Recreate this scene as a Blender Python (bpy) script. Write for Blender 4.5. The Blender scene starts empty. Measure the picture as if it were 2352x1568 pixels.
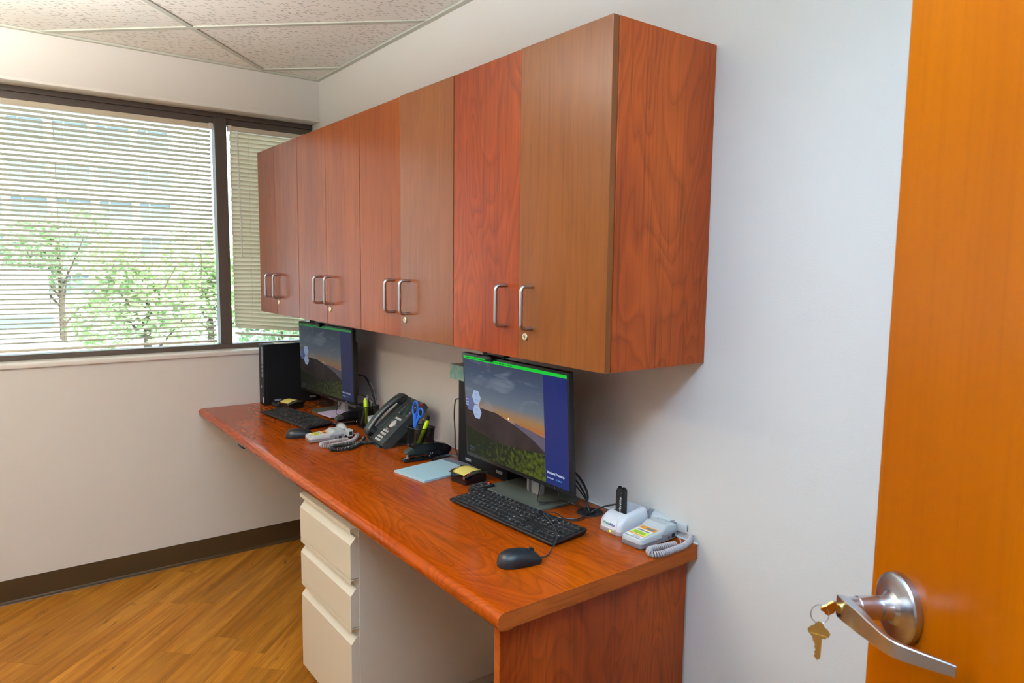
import bpy, bmesh, math, random
from mathutils import Vector, Matrix
random.seed(7)
PI = math.pi
R = math.radians
S = bpy.context.scene
C = S.collection

# ------------------------------------------------------------------ camera
cam = bpy.data.cameras.new('camera')
cam.sensor_width = 36.0
cam.lens = 1611.6 * 36.0 / 2352.0
cam.clip_start = 0.05
cam.clip_end = 400
cam.dof.use_dof = True
cam.dof.focus_distance = 2.4
cam.dof.aperture_fstop = 9.0
camo = bpy.data.objects.new('camera', cam)
C.objects.link(camo)
_R = Vector((0.80037914, -0.59937574, 0.01191408))
_U = Vector((0.0541573, 0.09208293, 0.99427749))
_F = Vector((0.59704289, 0.79515373, -0.10616183))
_m = Matrix.Identity(4)
for i in range(3):
    _m[i][0] = _R[i]; _m[i][1] = _U[i]; _m[i][2] = -_F[i]
_m[0][3], _m[1][3], _m[2][3] = -1.436, -3.5972, 1.4678
camo.matrix_world = _m
S.camera = camo

# ------------------------------------------------------------------ world, lights, exposure
S.view_settings.view_transform = 'Standard'
S.view_settings.look = 'None'
S.view_settings.exposure = 0.0
S.view_settings.gamma = 1.0
S.view_settings.use_curve_mapping = False
W = bpy.data.worlds.new('overcast_sky')
S.world = W
W.use_nodes = True
_bg = W.node_tree.nodes['Background']
_bg.inputs[0].default_value = (0.72, 0.87, 1.0, 1)
_bg.inputs[1].default_value = 6.4
# (down watts, up watts, colour down, colour up)
LIGHT_WARM = (13, 135, (1.0, 0.82, 0.58), (1.0, 0.96, 0.88))       # added lamp, out of view, over the middle of the room
LIGHT_COOL = (20, 92, (0.38, 0.65, 1.0), (0.46, 0.73, 1.0))       # added bluish lamp, out of view, just inside the door
LIGHT_HALL = (14, 10, (0.70, 0.85, 1.0), (0.8, 0.9, 1.0))          # added corridor lamp, out of view, outside the doorway
_sun = bpy.data.lights.new('sun', 'SUN'); _sun.energy = 10.0; _sun.angle = R(0.6); _sun.color = (1.0, 0.97, 0.92)
_suno = bpy.data.objects.new('sun', _sun); C.objects.link(_suno)
_suno.rotation_euler = (R(42), 0, R(14))     # from behind our building: lights the street and the roofs, never enters the window
S.cycles.use_denoising = True
S.cycles.max_bounces = 8
S.cycles.diffuse_bounces = 5
S.cycles.glossy_bounces = 4
S.cycles.transmission_bounces = 6
S.cycles.sample_clamp_indirect = 6.0
S.cycles.caustics_reflective = False
S.cycles.caustics_refractive = False

# ------------------------------------------------------------------ materials
def nodes_of(name):
    m = bpy.data.materials.new(name)
    m.use_nodes = True
    nt = m.node_tree
    return m, nt, nt.nodes['Principled BSDF']

def mat(name, col, rough=0.5, metal=0.0, spec=0.5, bump=0.0, bscale=300, coat=0.0, var=0.0, vscale=8.0):
    m, nt, b = nodes_of(name)
    b.inputs['Base Color'].default_value = (*col, 1)
    b.inputs['Roughness'].default_value = rough
    b.inputs['Metallic'].default_value = metal
    b.inputs['Specular IOR Level'].default_value = spec
    b.inputs['Coat Weight'].default_value = coat
    tc = nt.nodes.new('ShaderNodeTexCoord')
    if var > 0:
        n = nt.nodes.new('ShaderNodeTexNoise'); n.inputs['Scale'].default_value = vscale
        n.inputs['Detail'].default_value = 4
        nt.links.new(tc.outputs['Object'], n.inputs['Vector'])
        r = nt.nodes.new('ShaderNodeValToRGB')
        r.color_ramp.elements[0].position = 0.3; r.color_ramp.elements[1].position = 0.7
        r.color_ramp.elements[0].color = (*[c * (1 - var) for c in col], 1)
        r.color_ramp.elements[1].color = (*[min(1, c * (1 + var)) for c in col], 1)
        nt.links.new(n.outputs['Fac'], r.inputs['Fac'])
        nt.links.new(r.outputs['Color'], b.inputs['Base Color'])
    if bump > 0:
        n = nt.nodes.new('ShaderNodeTexNoise'); n.inputs['Scale'].default_value = bscale
        n.inputs['Detail'].default_value = 2
        nt.links.new(tc.outputs['Object'], n.inputs['Vector'])
        bp = nt.nodes.new('ShaderNodeBump'); bp.inputs['Strength'].default_value = bump
        bp.inputs['Distance'].default_value = 0.001
        nt.links.new(n.outputs['Fac'], bp.inputs['Height'])
        nt.links.new(bp.outputs['Normal'], b.inputs['Normal'])
    return m

def emis(name, col, strength):
    m, nt, b = nodes_of(name)
    b.inputs['Base Color'].default_value = (0.01, 0.01, 0.01, 1)
    b.inputs['Roughness'].default_value = 0.5
    b.inputs['Specular IOR Level'].default_value = 0.1
    b.inputs['Emission Color'].default_value = (*col, 1)
    b.inputs['Emission Strength'].default_value = strength
    return m

def wood(name, dark, mid, light, axis='Z', scale=1.0, rough=0.35, figure=1.0, rings=14.0, spec=0.5, streak=1.0, knots=0.0, bands=0.0, ior=1.28):
    """printed laminate: contour lines of a stretched noise give the flame figure, fine noise the pores"""
    m, nt, b = nodes_of(name)
    N, L = nt.nodes, nt.links
    tc = N.new('ShaderNodeTexCoord')
    oi = N.new('ShaderNodeObjectInfo')
    rnd = N.new('ShaderNodeMath'); rnd.operation = 'MULTIPLY'; rnd.inputs[1].default_value = 37.0
    L.new(oi.outputs['Random'], rnd.inputs[0])
    comb = N.new('ShaderNodeCombineXYZ')
    for k in range(3): L.new(rnd.outputs[0], comb.inputs[k])
    add = N.new('ShaderNodeVectorMath'); add.operation = 'ADD'
    L.new(tc.outputs['Object'], add.inputs[0]); L.new(comb.outputs[0], add.inputs[1])
    def mapped(s_long, s_cross):
        mp = N.new('ShaderNodeMapping')
        sc = {'X': (s_long, s_cross, s_cross), 'Y': (s_cross, s_long, s_cross), 'Z': (s_cross, s_cross, s_long)}[axis]
        mp.inputs['Scale'].default_value = sc
        L.new(add.outputs[0], mp.inputs['Vector'])
        return mp
    def noise(mp, detail, rough_=0.5, dist=0.0):
        n = N.new('ShaderNodeTexNoise'); n.inputs['Scale'].default_value = 1.0
        n.inputs['Detail'].default_value = detail; n.inputs['Roughness'].default_value = rough_
        n.inputs['Distortion'].default_value = dist
        L.new(mp.outputs[0], n.inputs['Vector'])
        return n
    n1 = noise(mapped(1.6 * scale, 5.5 * scale), 2.0, 0.45, 0.5)
    mul = N.new('ShaderNodeMath'); mul.operation = 'MULTIPLY'; mul.inputs[1].default_value = rings
    L.new(n1.outputs['Fac'], mul.inputs[0])
    fr = N.new('ShaderNodeMath'); fr.operation = 'FRACT'
    L.new(mul.outputs[0], fr.inputs[0])
    ring = N.new('ShaderNodeValToRGB')
    ring.color_ramp.elements[0].position = 0.0; ring.color_ramp.elements[0].color = (0, 0, 0, 1)
    ring.color_ramp.elements[1].position = 0.30; ring.color_ramp.elements[1].color = (1, 1, 1, 1)
    e = ring.color_ramp.elements.new(1.0); e.color = (0.35, 0.35, 0.35, 1)
    L.new(fr.outputs[0], ring.inputs['Fac'])
    n2 = noise(mapped(3.0 * scale, 130.0 * scale), 3.0, 0.6)
    n3 = noise(mapped(1.2 * scale, 5.0 * scale), 2.0, 0.5)
    base = N.new('ShaderNodeValToRGB')
    base.color_ramp.elements[0].position = 0.32; base.color_ramp.elements[0].color = (*mid, 1)
    base.color_ramp.elements[1].position = 0.68; base.color_ramp.elements[1].color = (*light, 1)
    L.new(n3.outputs['Fac'], base.inputs['Fac'])
    inv = N.new('ShaderNodeMapRange')
    inv.inputs['From Min'].default_value = 0.0; inv.inputs['From Max'].default_value = 1.0
    inv.inputs['To Min'].default_value = 0.55 * figure; inv.inputs['To Max'].default_value = 0.0
    L.new(ring.outputs['Color'], inv.inputs['Value'])
    mx = N.new('ShaderNodeMix'); mx.data_type = 'RGBA'
    L.new(inv.outputs[0], mx.inputs['Factor'])
    L.new(base.outputs['Color'], mx.inputs['A'])
    mx.inputs['B'].default_value = (*dark, 1)
    st = N.new('ShaderNodeMapRange')
    st.inputs['From Min'].default_value = 0.5; st.inputs['From Max'].default_value = 0.75
    st.inputs['To Min'].default_value = 0.0; st.inputs['To Max'].default_value = 0.55 * streak
    L.new(n2.outputs['Fac'], st.inputs['Value'])
    mx2 = N.new('ShaderNodeMix'); mx2.data_type = 'RGBA'
    L.new(st.outputs[0], mx2.inputs['Factor'])
    L.new(mx.outputs['Result'], mx2.inputs['A'])
    mx2.inputs['B'].default_value = (*dark, 1)
    out = mx2.outputs['Result']
    if bands > 0:
        n5 = noise(mapped(1.3 * scale, 22.0 * scale), 3.0, 0.55)
        bm_ = N.new('ShaderNodeMapRange')
        bm_.inputs['From Min'].default_value = 0.42; bm_.inputs['From Max'].default_value = 0.66
        bm_.inputs['To Min'].default_value = 0.0; bm_.inputs['To Max'].default_value = bands
        L.new(n5.outputs['Fac'], bm_.inputs['Value'])
        mb_ = N.new('ShaderNodeMix'); mb_.data_type = 'RGBA'
        L.new(bm_.outputs[0], mb_.inputs['Factor']); L.new(out, mb_.inputs['A'])
        mb_.inputs['B'].default_value = (*dark, 1)
        out = mb_.outputs['Result']
    if knots > 0:
        n4 = noise(mapped(6 * scale, 22 * scale), 2.0, 0.5, 0.8)
        kr = N.new('ShaderNodeMapRange')
        kr.inputs['From Min'].default_value = 0.66; kr.inputs['From Max'].default_value = 0.78
        kr.inputs['To Max'].default_value = knots
        L.new(n4.outputs['Fac'], kr.inputs['Value'])
        mx3 = N.new('ShaderNodeMix'); mx3.data_type = 'RGBA'
        L.new(kr.outputs[0], mx3.inputs['Factor']); L.new(out, mx3.inputs['A'])
        mx3.inputs['B'].default_value = (*[c * 0.45 for c in dark], 1)
        out = mx3.outputs['Result']
        hv = N.new('ShaderNodeHueSaturation')
        vr = N.new('ShaderNodeMapRange')
        vr.inputs['To Min'].default_value = 0.82; vr.inputs['To Max'].default_value = 1.16
        L.new(oi.outputs['Random'], vr.inputs['Value']); L.new(vr.outputs[0], hv.inputs['Value'])
        L.new(out, hv.inputs['Color']); out = hv.outputs['Color']
    L.new(out, b.inputs['Base Color'])
    b.inputs['Roughness'].default_value = rough
    b.inputs['Specular IOR Level'].default_value = spec; b.inputs['IOR'].default_value = ior
    bp = N.new('ShaderNodeBump'); bp.inputs['Strength'].default_value = 0.06
    bp.inputs['Distance'].default_value = 0.001
    L.new(n2.outputs['Fac'], bp.inputs['Height']); L.new(bp.outputs['Normal'], b.inputs['Normal'])
    return m

M = {}
M['paint'] = mat('wall_paint', (0.70, 0.68, 0.645), 0.65, bump=0.25, bscale=260, spec=0.3)
M['white_paint'] = mat('white_trim_paint', (0.78, 0.76, 0.72), 0.45)
M['cherry_v'] = wood('cherry_laminate_upright', (0.075, 0.010, 0.002), (0.265, 0.036, 0.004), (0.365, 0.060, 0.007), 'Z', 1.05, 0.34, 0.72, 17, spec=0.4)
M['cherry_door'] = wood('cherry_laminate_figured_door', (0.055, 0.007, 0.001), (0.175, 0.022, 0.002), (0.245, 0.040, 0.004), 'Z', 1.05, 0.32, 0.72, 17, spec=0.4)
M['cherry_brown_reflect'] = wood('cherry_laminate_brown_reflect', (0.060, 0.015, 0.002), (0.135, 0.034, 0.004), (0.175, 0.048, 0.007), 'Z', 1.0, 0.27, 0.3, 9, spec=0.5, ior=1.30, streak=0.6)  # browner copy of the laminate; two doors' darker reflection put into its colour
M['cherry_plain'] = wood('cherry_laminate_quiet', (0.085, 0.017, 0.003), (0.165, 0.034, 0.004), (0.215, 0.050, 0.006), 'Z', 1.0, 0.27, 0.35, 9, spec=0.4, ior=1.20)
M['cherry_top'] = wood('cherry_laminate_worktop', (0.085, 0.010, 0.0004), (0.255, 0.034, 0.001), (0.37, 0.066, 0.002), 'Y', 1.1, 0.19, 0.72, 22, spec=0.5, ior=1.27)
M['cherry_edge'] = wood('cherry_edge_band', (0.15, 0.030, 0.006), (0.30, 0.062, 0.010), (0.40, 0.092, 0.016), 'X', 1.6, 0.4, 0.7, 12, spec=0.15)
M['door_wood'] = wood('orange_maple_veneer', (0.17, 0.035, 0.0), (0.27, 0.060, 0.0), (0.33, 0.080, 0.0), 'Z', 0.8, 0.30, 0.22, 6, streak=0.45, spec=0.25)
M['plank'] = wood('oak_vinyl_plank', (0.12, 0.036, 0.003), (0.29, 0.105, 0.010), (0.42, 0.175, 0.024), 'X', 1.4, 0.42, 0.30, 8, spec=0.3, knots=0.7, streak=0.9, bands=0.6)
M['subfloor'] = mat('plank_joint', (0.12, 0.05, 0.02), 0.8)
M['vinyl'] = mat('brown_vinyl_base', (0.050, 0.028, 0.012), 0.38, spec=0.25)
M['bronze'] = mat('bronze_window_frame', (0.060, 0.043, 0.034), 0.45, spec=0.3, bump=0.1)
M['grid'] = mat('ceiling_grid_white', (0.54, 0.56, 0.49), 0.5)
M['putty'] = mat('putty_enamel', (0.66, 0.61, 0.50), 0.42, bump=0.06, bscale=500)
M['steel'] = mat('satin_steel', (0.50, 0.50, 0.51), 0.33, 1.0)
M['satin'] = mat('satin_chrome', (0.56, 0.58, 0.62), 0.27, 1.0)
M['brass'] = mat('brass', (0.70, 0.50, 0.16), 0.32, 1.0)
M['pale_brass'] = mat('pale_brass', (0.72, 0.62, 0.40), 0.3, 1.0)
M['black'] = mat('black_plastic', (0.009, 0.009, 0.010), 0.42, spec=0.28)
M['gloss_black'] = mat('gloss_black_plastic', (0.006, 0.006, 0.007), 0.18, spec=0.3)
M['matte_black'] = mat('matte_black', (0.012, 0.012, 0.012), 0.6, spec=0.25, bump=0.2, bscale=900)
M['tower_black'] = mat('tower_steel_black', (0.005, 0.005, 0.006), 0.5, spec=0.15, bump=0.2, bscale=900)
M['key_black'] = mat('key_black', (0.010, 0.010, 0.011), 0.5, spec=0.25)
M['mouse_black'] = mat('mouse_black', (0.009, 0.011, 0.014), 0.38, spec=0.35)
M['cable'] = mat('black_cable', (0.014, 0.014, 0.015), 0.35)
M['grey_cable'] = mat('grey_cable', (0.30, 0.31, 0.34), 0.4)
M['phone'] = mat('phone_charcoal', (0.026, 0.032, 0.032), 0.42, spec=0.3)
M['phone_dark'] = mat('phone_handset_black', (0.018, 0.021, 0.022), 0.33)
M['lcd'] = mat('dark_lcd', (0.02, 0.03, 0.028), 0.1)
M['lcd_grey'] = mat('grey_lcd', (0.16, 0.16, 0.14), 0.2)
M['button_white'] = mat('button_white', (0.60, 0.60, 0.60), 0.4)
M['red'] = mat('red_plastic', (0.45, 0.01, 0.01), 0.3)
M['white'] = mat('white_plastic', (0.74, 0.76, 0.80), 0.32)
M['light_grey'] = mat('light_grey_plastic', (0.50, 0.53, 0.54), 0.42)
M['mid_grey'] = mat('mid_grey_plastic', (0.20, 0.20, 0.23), 0.45)
M['cord_grey'] = mat('cord_grey', (0.42, 0.38, 0.40), 0.4)
M['orange'] = mat('orange_print', (0.85, 0.30, 0.01), 0.5)
M['lime'] = mat('lime_print', (0.50, 0.72, 0.04), 0.5)
M['paper'] = mat('white_paper', (0.80, 0.80, 0.80), 0.7)
M['ink'] = mat('black_ink', (0.02, 0.02, 0.02), 0.6)
M['green_ink'] = mat('green_ink', (0.01, 0.30, 0.15), 0.5)
M['blue_ink'] = mat('navy_ink', (0.02, 0.03, 0.25), 0.5)
M['white_ink'] = mat('white_ink', (0.75, 0.80, 0.85), 0.5)
M['blue_print'] = mat('blue_print', (0.04, 0.28, 0.60), 0.5)
M['blue'] = mat('blue_plastic', (0.005, 0.12, 0.62), 0.35)
M['highlighter'] = mat('yellow_highlighter', (0.60, 0.85, 0.01), 0.35)
M['blade'] = mat('scissor_steel', (0.62, 0.58, 0.50), 0.3, 1.0)
M['sticky'] = mat('yellow_notes', (0.74, 0.62, 0.16), 0.7)
M['pad_blue'] = mat('blue_pad_paper', (0.40, 0.60, 0.70), 0.7)
M['pad_line'] = mat('pad_ruling', (0.20, 0.38, 0.48), 0.7)
M['pad_lilac'] = mat('lilac_pad_paper', (0.60, 0.52, 0.74), 0.7)
M['binding'] = mat('grey_binding', (0.10, 0.11, 0.15), 0.6)
M['stand'] = mat('monitor_stand_grey', (0.105, 0.118, 0.10), 0.45, 0.35, bump=0.1, bscale=900)
M['neck'] = mat('monitor_neck_silver', (0.52, 0.51, 0.52), 0.35, 0.6)
M['slot'] = mat('slot_dark', (0.004, 0.004, 0.004), 0.8)
M['headrail'] = mat('blind_rail', (0.66, 0.60, 0.47), 0.5)
M['caulk'] = mat('white_caulk', (0.75, 0.78, 0.78), 0.5)
M['led'] = emis('red_led', (1, 0.02, 0.02), 3)
M['amber'] = emis('amber_led', (1, 0.75, 0.0), 1.6)
M['violet'] = emis('power_led', (0.5, 0.4, 1.0), 2)
M['added_lamp'] = emis('added_lamp_diffuser', (1, 0.97, 0.92), 3)  # glow of the added pendant lamps
M['facade'] = mat('facade_concrete', (0.78, 0.77, 0.74), 0.8, var=0.04, vscale=0.4)
M['ext_glass'] = mat('facade_glass', (0.18, 0.225, 0.25), 0.15)
M['ext_frame'] = mat('facade_window_frame', (0.75, 0.76, 0.76), 0.5)
M['roof'] = mat('flat_roof_grey', (0.62, 0.63, 0.68), 0.8, var=0.08, vscale=0.5)
M['asphalt'] = mat('asphalt', (0.28, 0.30, 0.32), 0.9, var=0.15, vscale=0.3)
M['parapet'] = mat('roof_white', (0.85, 0.85, 0.84), 0.8)
M['dark_band'] = mat('dark_louvre', (0.16, 0.19, 0.26), 0.6)
M['leaf'] = mat('leaf_green', (0.46, 0.60, 0.28), 0.6, var=0.35, vscale=1.2)
M['leaf2'] = mat('leaf_green_dark', (0.36, 0.50, 0.25), 0.6, var=0.35, vscale=1.2)
M['bark'] = mat('bark', (0.14, 0.10, 0.07), 0.9)

def glass_mat(name, tint=(1, 1, 1), rough=0.0, thin=True, ior=1.45):
    m, nt, b = nodes_of(name)
    if thin:
        N, L = nt.nodes, nt.links
        out = N['Material Output']
        tr = N.new('ShaderNodeBsdfTransparent'); tr.inputs[0].default_value = (*tint, 1)
        gl = N.new('ShaderNodeBsdfGlossy'); gl.inputs['Roughness'].default_value = rough
        fr = N.new('ShaderNodeFresnel'); fr.inputs[0].default_value = ior
        mx = N.new('ShaderNodeMixShader')
        L.new(fr.outputs[0], mx.inputs[0]); L.new(tr.outputs[0], mx.inputs[1]); L.new(gl.outputs[0], mx.inputs[2])
        L.new(mx.outputs[0], out.inputs[0])
    return m
M['glass'] = glass_mat('window_glass', (0.93, 0.97, 0.95))
M['acrylic'] = glass_mat('clear_acrylic', (0.95, 0.97, 0.95), 0.06, True, 2.3)

def slat_mat():
    m, nt, b = nodes_of('blind_slat_vinyl')
    N, L = nt.nodes, nt.links
    b.inputs['Base Color'].default_value = (0.90, 0.87, 0.76, 1)
    b.inputs['Roughness'].default_value = 0.45
    tr = N.new('ShaderNodeBsdfTranslucent'); tr.inputs[0].default_value = (0.84, 0.79, 0.62, 1)
    mx = N.new('ShaderNodeMixShader'); mx.inputs[0].default_value = 0.26
    L.new(b.outputs[0], mx.inputs[1]); L.new(tr.outputs[0], mx.inputs[2])
    L.new(mx.outputs[0], N['Material Output'].inputs[0])
    return m
M['slat'] = slat_mat()

def tile_mat():
    m, nt, b = nodes_of('fissured_ceiling_tile')
    N, L = nt.nodes, nt.links
    tc = N.new('ShaderNodeTexCoord')
    nz = N.new('ShaderNodeTexNoise'); nz.inputs['Scale'].default_value = 28; nz.inputs['Detail'].default_value = 2
    L.new(tc.outputs['Object'], nz.inputs['Vector'])
    sub = N.new('ShaderNodeVectorMath'); sub.operation = 'SCALE'; sub.inputs['Scale'].default_value = 0.028
    L.new(nz.outputs['Color'], sub.inputs[0])
    ad = N.new('ShaderNodeVectorMath'); ad.operation = 'ADD'
    L.new(tc.outputs['Object'], ad.inputs[0]); L.new(sub.outputs[0], ad.inputs[1])
    mp = N.new('ShaderNodeMapping'); mp.inputs['Rotation'].default_value = (0, 0, R(-14)); mp.inputs['Scale'].default_value = (30, 135, 1)
    L.new(ad.outputs[0], mp.inputs['Vector'])
    vo = N.new('ShaderNodeTexVoronoi'); vo.voronoi_dimensions = '2D'; vo.inputs['Scale'].default_value = 1.0
    vo.inputs['Randomness'].default_value = 1.0
    L.new(mp.outputs[0], vo.inputs['Vector'])
    r1 = N.new('ShaderNodeMapRange'); r1.inputs['From Min'].default_value = 0.15; r1.inputs['From Max'].default_value = 0.27
    L.new(vo.outputs['Distance'], r1.inputs['Value'])
    # only part of the cells carry a fissure
    sp = N.new('ShaderNodeSeparateColor'); L.new(vo.outputs['Color'], sp.inputs[0])
    gt = N.new('ShaderNodeMath'); gt.operation = 'GREATER_THAN'; gt.inputs[1].default_value = 0.40
    L.new(sp.outputs[0], gt.inputs[0])
    mxv = N.new('ShaderNodeMath'); mxv.operation = 'MAXIMUM'
    L.new(r1.outputs[0], mxv.inputs[0]); L.new(gt.outputs[0], mxv.inputs[1])
    cr = N.new('ShaderNodeMix'); cr.data_type = 'RGBA'
    cr.inputs['A'].default_value = (0.36, 0.32, 0.25, 1); cr.inputs['B'].default_value = (0.86, 0.86, 0.82, 1)
    L.new(mxv.outputs[0], cr.inputs['Factor'])
    L.new(cr.outputs['Result'], b.inputs['Base Color'])
    b.inputs['Roughness'].default_value = 0.9
    bp = N.new('ShaderNodeBump'); bp.inputs['Strength'].default_value = 0.6; bp.inputs['Distance'].default_value = 0.002
    L.new(mxv.outputs[0], bp.inputs['Height']); L.new(bp.outputs['Normal'], b.inputs['Normal'])
    return m
M['tile'] = tile_mat()

def mesh_cup_mat():
    m, nt, b = nodes_of('black_wire_mesh')
    N, L = nt.nodes, nt.links
    b.inputs['Base Color'].default_value = (0.004, 0.004, 0.004, 1); b.inputs['Roughness'].default_value = 0.5; b.inputs['Specular IOR Level'].default_value = 0.08
    tc = N.new('ShaderNodeTexCoord')
    mp = N.new('ShaderNodeMapping'); mp.inputs['Rotation'].default_value = (R(45), R(45), R(45)); 
    sx = N.new('ShaderNodeSeparateXYZ'); L.new(tc.outputs['Object'], sx.inputs[0])
    s = N.new('ShaderNodeMath'); s.operation = 'ADD'; L.new(sx.outputs[0], s.inputs[0]); L.new(sx.outputs[1], s.inputs[1])
    res = []
    for op in ('ADD', 'SUBTRACT'):
        a = N.new('ShaderNodeMath'); a.operation = op; L.new(s.outputs[0], a.inputs[0]); L.new(sx.outputs[2], a.inputs[1])
        k = N.new('ShaderNodeMath'); k.operation = 'MULTIPLY'; k.inputs[1].default_value = 330
        L.new(a.outputs[0], k.inputs[0])
        f = N.new('ShaderNodeMath'); f.operation = 'FRACT'; L.new(k.outputs[0], f.inputs[0])
        g = N.new('ShaderNodeMath'); g.operation = 'GREATER_THAN'; g.inputs[1].default_value = 0.42
        L.new(f.outputs[0], g.inputs[0]); res.append(g)
    mu = N.new('ShaderNodeMath'); mu.operation = 'MULTIPLY'
    L.new(res[0].outputs[0], mu.inputs[0]); L.new(res[1].outputs[0], mu.inputs[1])
    inv = N.new('ShaderNodeMath'); inv.operation = 'SUBTRACT'; inv.inputs[0].default_value = 1.0
    L.new(mu.outputs[0], inv.inputs[1])
    L.new(inv.outputs[0], b.inputs['Alpha'])
    return m
M['wire'] = mesh_cup_mat()

# ------------------------------------------------------------------ mesh helpers
class MB:
    """collects geometry for ONE mesh object"""
    def __init__(s):
        s.v = []; s.f = []; s.mi = []; s.sm = []
    def add(s, vs, fs, mi=0, smooth=False, mtx=None):
        o = len(s.v)
        for p in vs:
            p = Vector(p)
            if mtx is not None: p = mtx @ p
            s.v.append(tuple(p))
        for f in fs:
            s.f.append(tuple(i + o for i in f)); s.mi.append(mi); s.sm.append(smooth)
        return s
    def box(s, x0, y0, z0, x1, y1, z1, mi=0, mtx=None):
        vs = [(x0, y0, z0), (x1, y0, z0), (x1, y1, z0), (x0, y1, z0), (x0, y0, z1), (x1, y0, z1), (x1, y1, z1), (x0, y1, z1)]
        return s.add(vs, [(0, 3, 2, 1), (4, 5, 6, 7), (0, 1, 5, 4), (1, 2, 6, 5), (2, 3, 7, 6), (3, 0, 4, 7)], mi, False, mtx)
    def bbox(s, x0, y0, z0, x1, y1, z1, r=0.002, seg=2, mi=0, mtx=None):
        bm = bmesh.new()
        bmesh.ops.create_cube(bm, size=1.0)
        for v in bm.verts:
            v.co = Vector(((x0 + x1) / 2 + v.co.x * (x1 - x0), (y0 + y1) / 2 + v.co.y * (y1 - y0), (z0 + z1) / 2 + v.co.z * (z1 - z0)))
        r = min(r, 0.49 * min(x1 - x0, y1 - y0, z1 - z0))
        bmesh.ops.bevel(bm, geom=list(bm.edges), offset=r, segments=seg, profile=0.5, affect='EDGES')
        return s.bm(bm, mi, mtx, True)
    def bm(s, bm, mi=0, mtx=None, smooth=False):
        bm.verts.index_update()
        s.add([v.co.copy() for v in bm.verts], [tuple(v.index for v in f.verts) for f in bm.faces], mi, smooth, mtx)
        bm.free()
        return s
    def prism(s, poly, z0, z1, mi=0, mtx=None, smooth=False, top_scale=None, c=(0, 0)):
        """extrude an xy polygon from z0 to z1"""
        n = len(poly)
        tp = poly if top_scale is None else [(c[0] + (x - c[0]) * top_scale, c[1] + (y - c[1]) * top_scale) for x, y in poly]
        vs = [(x, y, z0) for x, y in poly] + [(x, y, z1) for x, y in tp]
        s.add(vs, [tuple(range(n - 1, -1, -1)), tuple(range(n, 2 * n))], mi, False, mtx)
        s.add(vs, [(i, (i + 1) % n, n + (i + 1) % n, n + i) for i in range(n)], mi, smooth, mtx)
        return s
    def loft(s, rings, mi=0, smooth=True, cap=True, mtx=None):
        """rings: lists of equal length of 3D points"""
        n = len(rings[0]); vs = [p for r in rings for p in r]; fs = []
        for k in range(len(rings) - 1):
            for i in range(n):
                a = k * n + i; b = k * n + (i + 1) % n
                fs.append((a, b, b + n, a + n))
        s.add(vs, fs, mi, smooth, mtx)
        if cap:
            s.add(rings[0], [tuple(range(n - 1, -1, -1))], mi, False, mtx)
            s.add(rings[-1], [tuple(range(n))], mi, False, mtx)
        return s
    def cyl(s, c, r, h, n=24, mi=0, axis='Z', r2=None, mtx=None, smooth=True):
        r2 = r if r2 is None else r2
        def P(a, rr, t):
            x, y = rr * math.cos(a), rr * math.sin(a)
            q = {'Z': (x, y, t), 'X': (t, x, y), 'Y': (y, t, x)}[axis]
            return (c[0] + q[0], c[1] + q[1], c[2] + q[2])
        rings = [[P(2 * PI * i / n, r, 0) for i in range(n)], [P(2 * PI * i / n, r2, h) for i in range(n)]]
        return s.loft(rings, mi, smooth, True, mtx)
    def lathe(s, prof, n=32, mi=0, axis='Z', c=(0, 0, 0), mtx=None):
        rings = []
        for r, t in prof:
            ring = []
            for i in range(n):
                a = 2 * PI * i / n
                x, y = max(r, 1e-5) * math.cos(a), max(r, 1e-5) * math.sin(a)
                q = {'Z': (x, y, t), 'X': (t, x, y), 'Y': (y, t, x)}[axis]
                ring.append((c[0] + q[0], c[1] + q[1], c[2] + q[2]))
            rings.append(ring)
        return s.loft(rings, mi, True, True, mtx)
    def tube(s, pts, r, n=8, mi=0, closed=False, mtx=None):
        pts = [Vector(p) for p in pts]
        m = len(pts); rings = []
        t0 = (pts[1] - pts[0]).normalized()
        up = Vector((0, 0, 1)) if abs(t0.z) < 0.9 else Vector((1, 0, 0))
        nrm = t0.cross(up).normalized()
        for i in range(m):
            if closed: t = (pts[(i + 1) % m] - pts[i - 1]).normalized()
            else: t = (pts[min(i + 1, m - 1)] - pts[max(i - 1, 0)]).normalized()
            nrm = (nrm - t * nrm.dot(t)).normalized()
            bn = t.cross(nrm)
            rr = r[i] if isinstance(r, (list, tuple)) else r
            rings.append([tuple(pts[i] + nrm * (rr * math.cos(2 * PI * k / n)) + bn * (rr * math.sin(2 * PI * k / n))) for k in range(n)])
        if closed: rings.append(rings[0])
        return s.loft(rings, mi, True, not closed, mtx)
    def build(s, name, mats, parent=None, angle=35, bevel=0.0, bseg=2):
        me = bpy.data.meshes.new(name)
        me.from_pydata(s.v, [], s.f)
        if not isinstance(mats, (list, tuple)): mats = [mats]
        for m in mats: me.materials.append(m)
        me.polygons.foreach_set('material_index', s.mi)
        me.polygons.foreach_set('use_smooth', s.sm)
        me.validate(); me.update()
        if any(s.sm):
            bm = bmesh.new(); bm.from_mesh(me)
            bmesh.ops.remove_doubles(bm, verts=bm.verts, dist=1e-6)
            bm.to_mesh(me); bm.free()
            me.set_sharp_from_angle(angle=R(angle))
        o = bpy.data.objects.new(name, me)
        C.objects.link(o)
        if parent is not None: o.parent = parent
        if bevel > 0:
            md = o.modifiers.new('bevel', 'BEVEL'); md.width = bevel; md.segments = bseg; md.limit_method = 'ANGLE'
            md.angle_limit = R(40)
        return o

def box(*a, **k): return MB().box(*a, **k)

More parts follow.
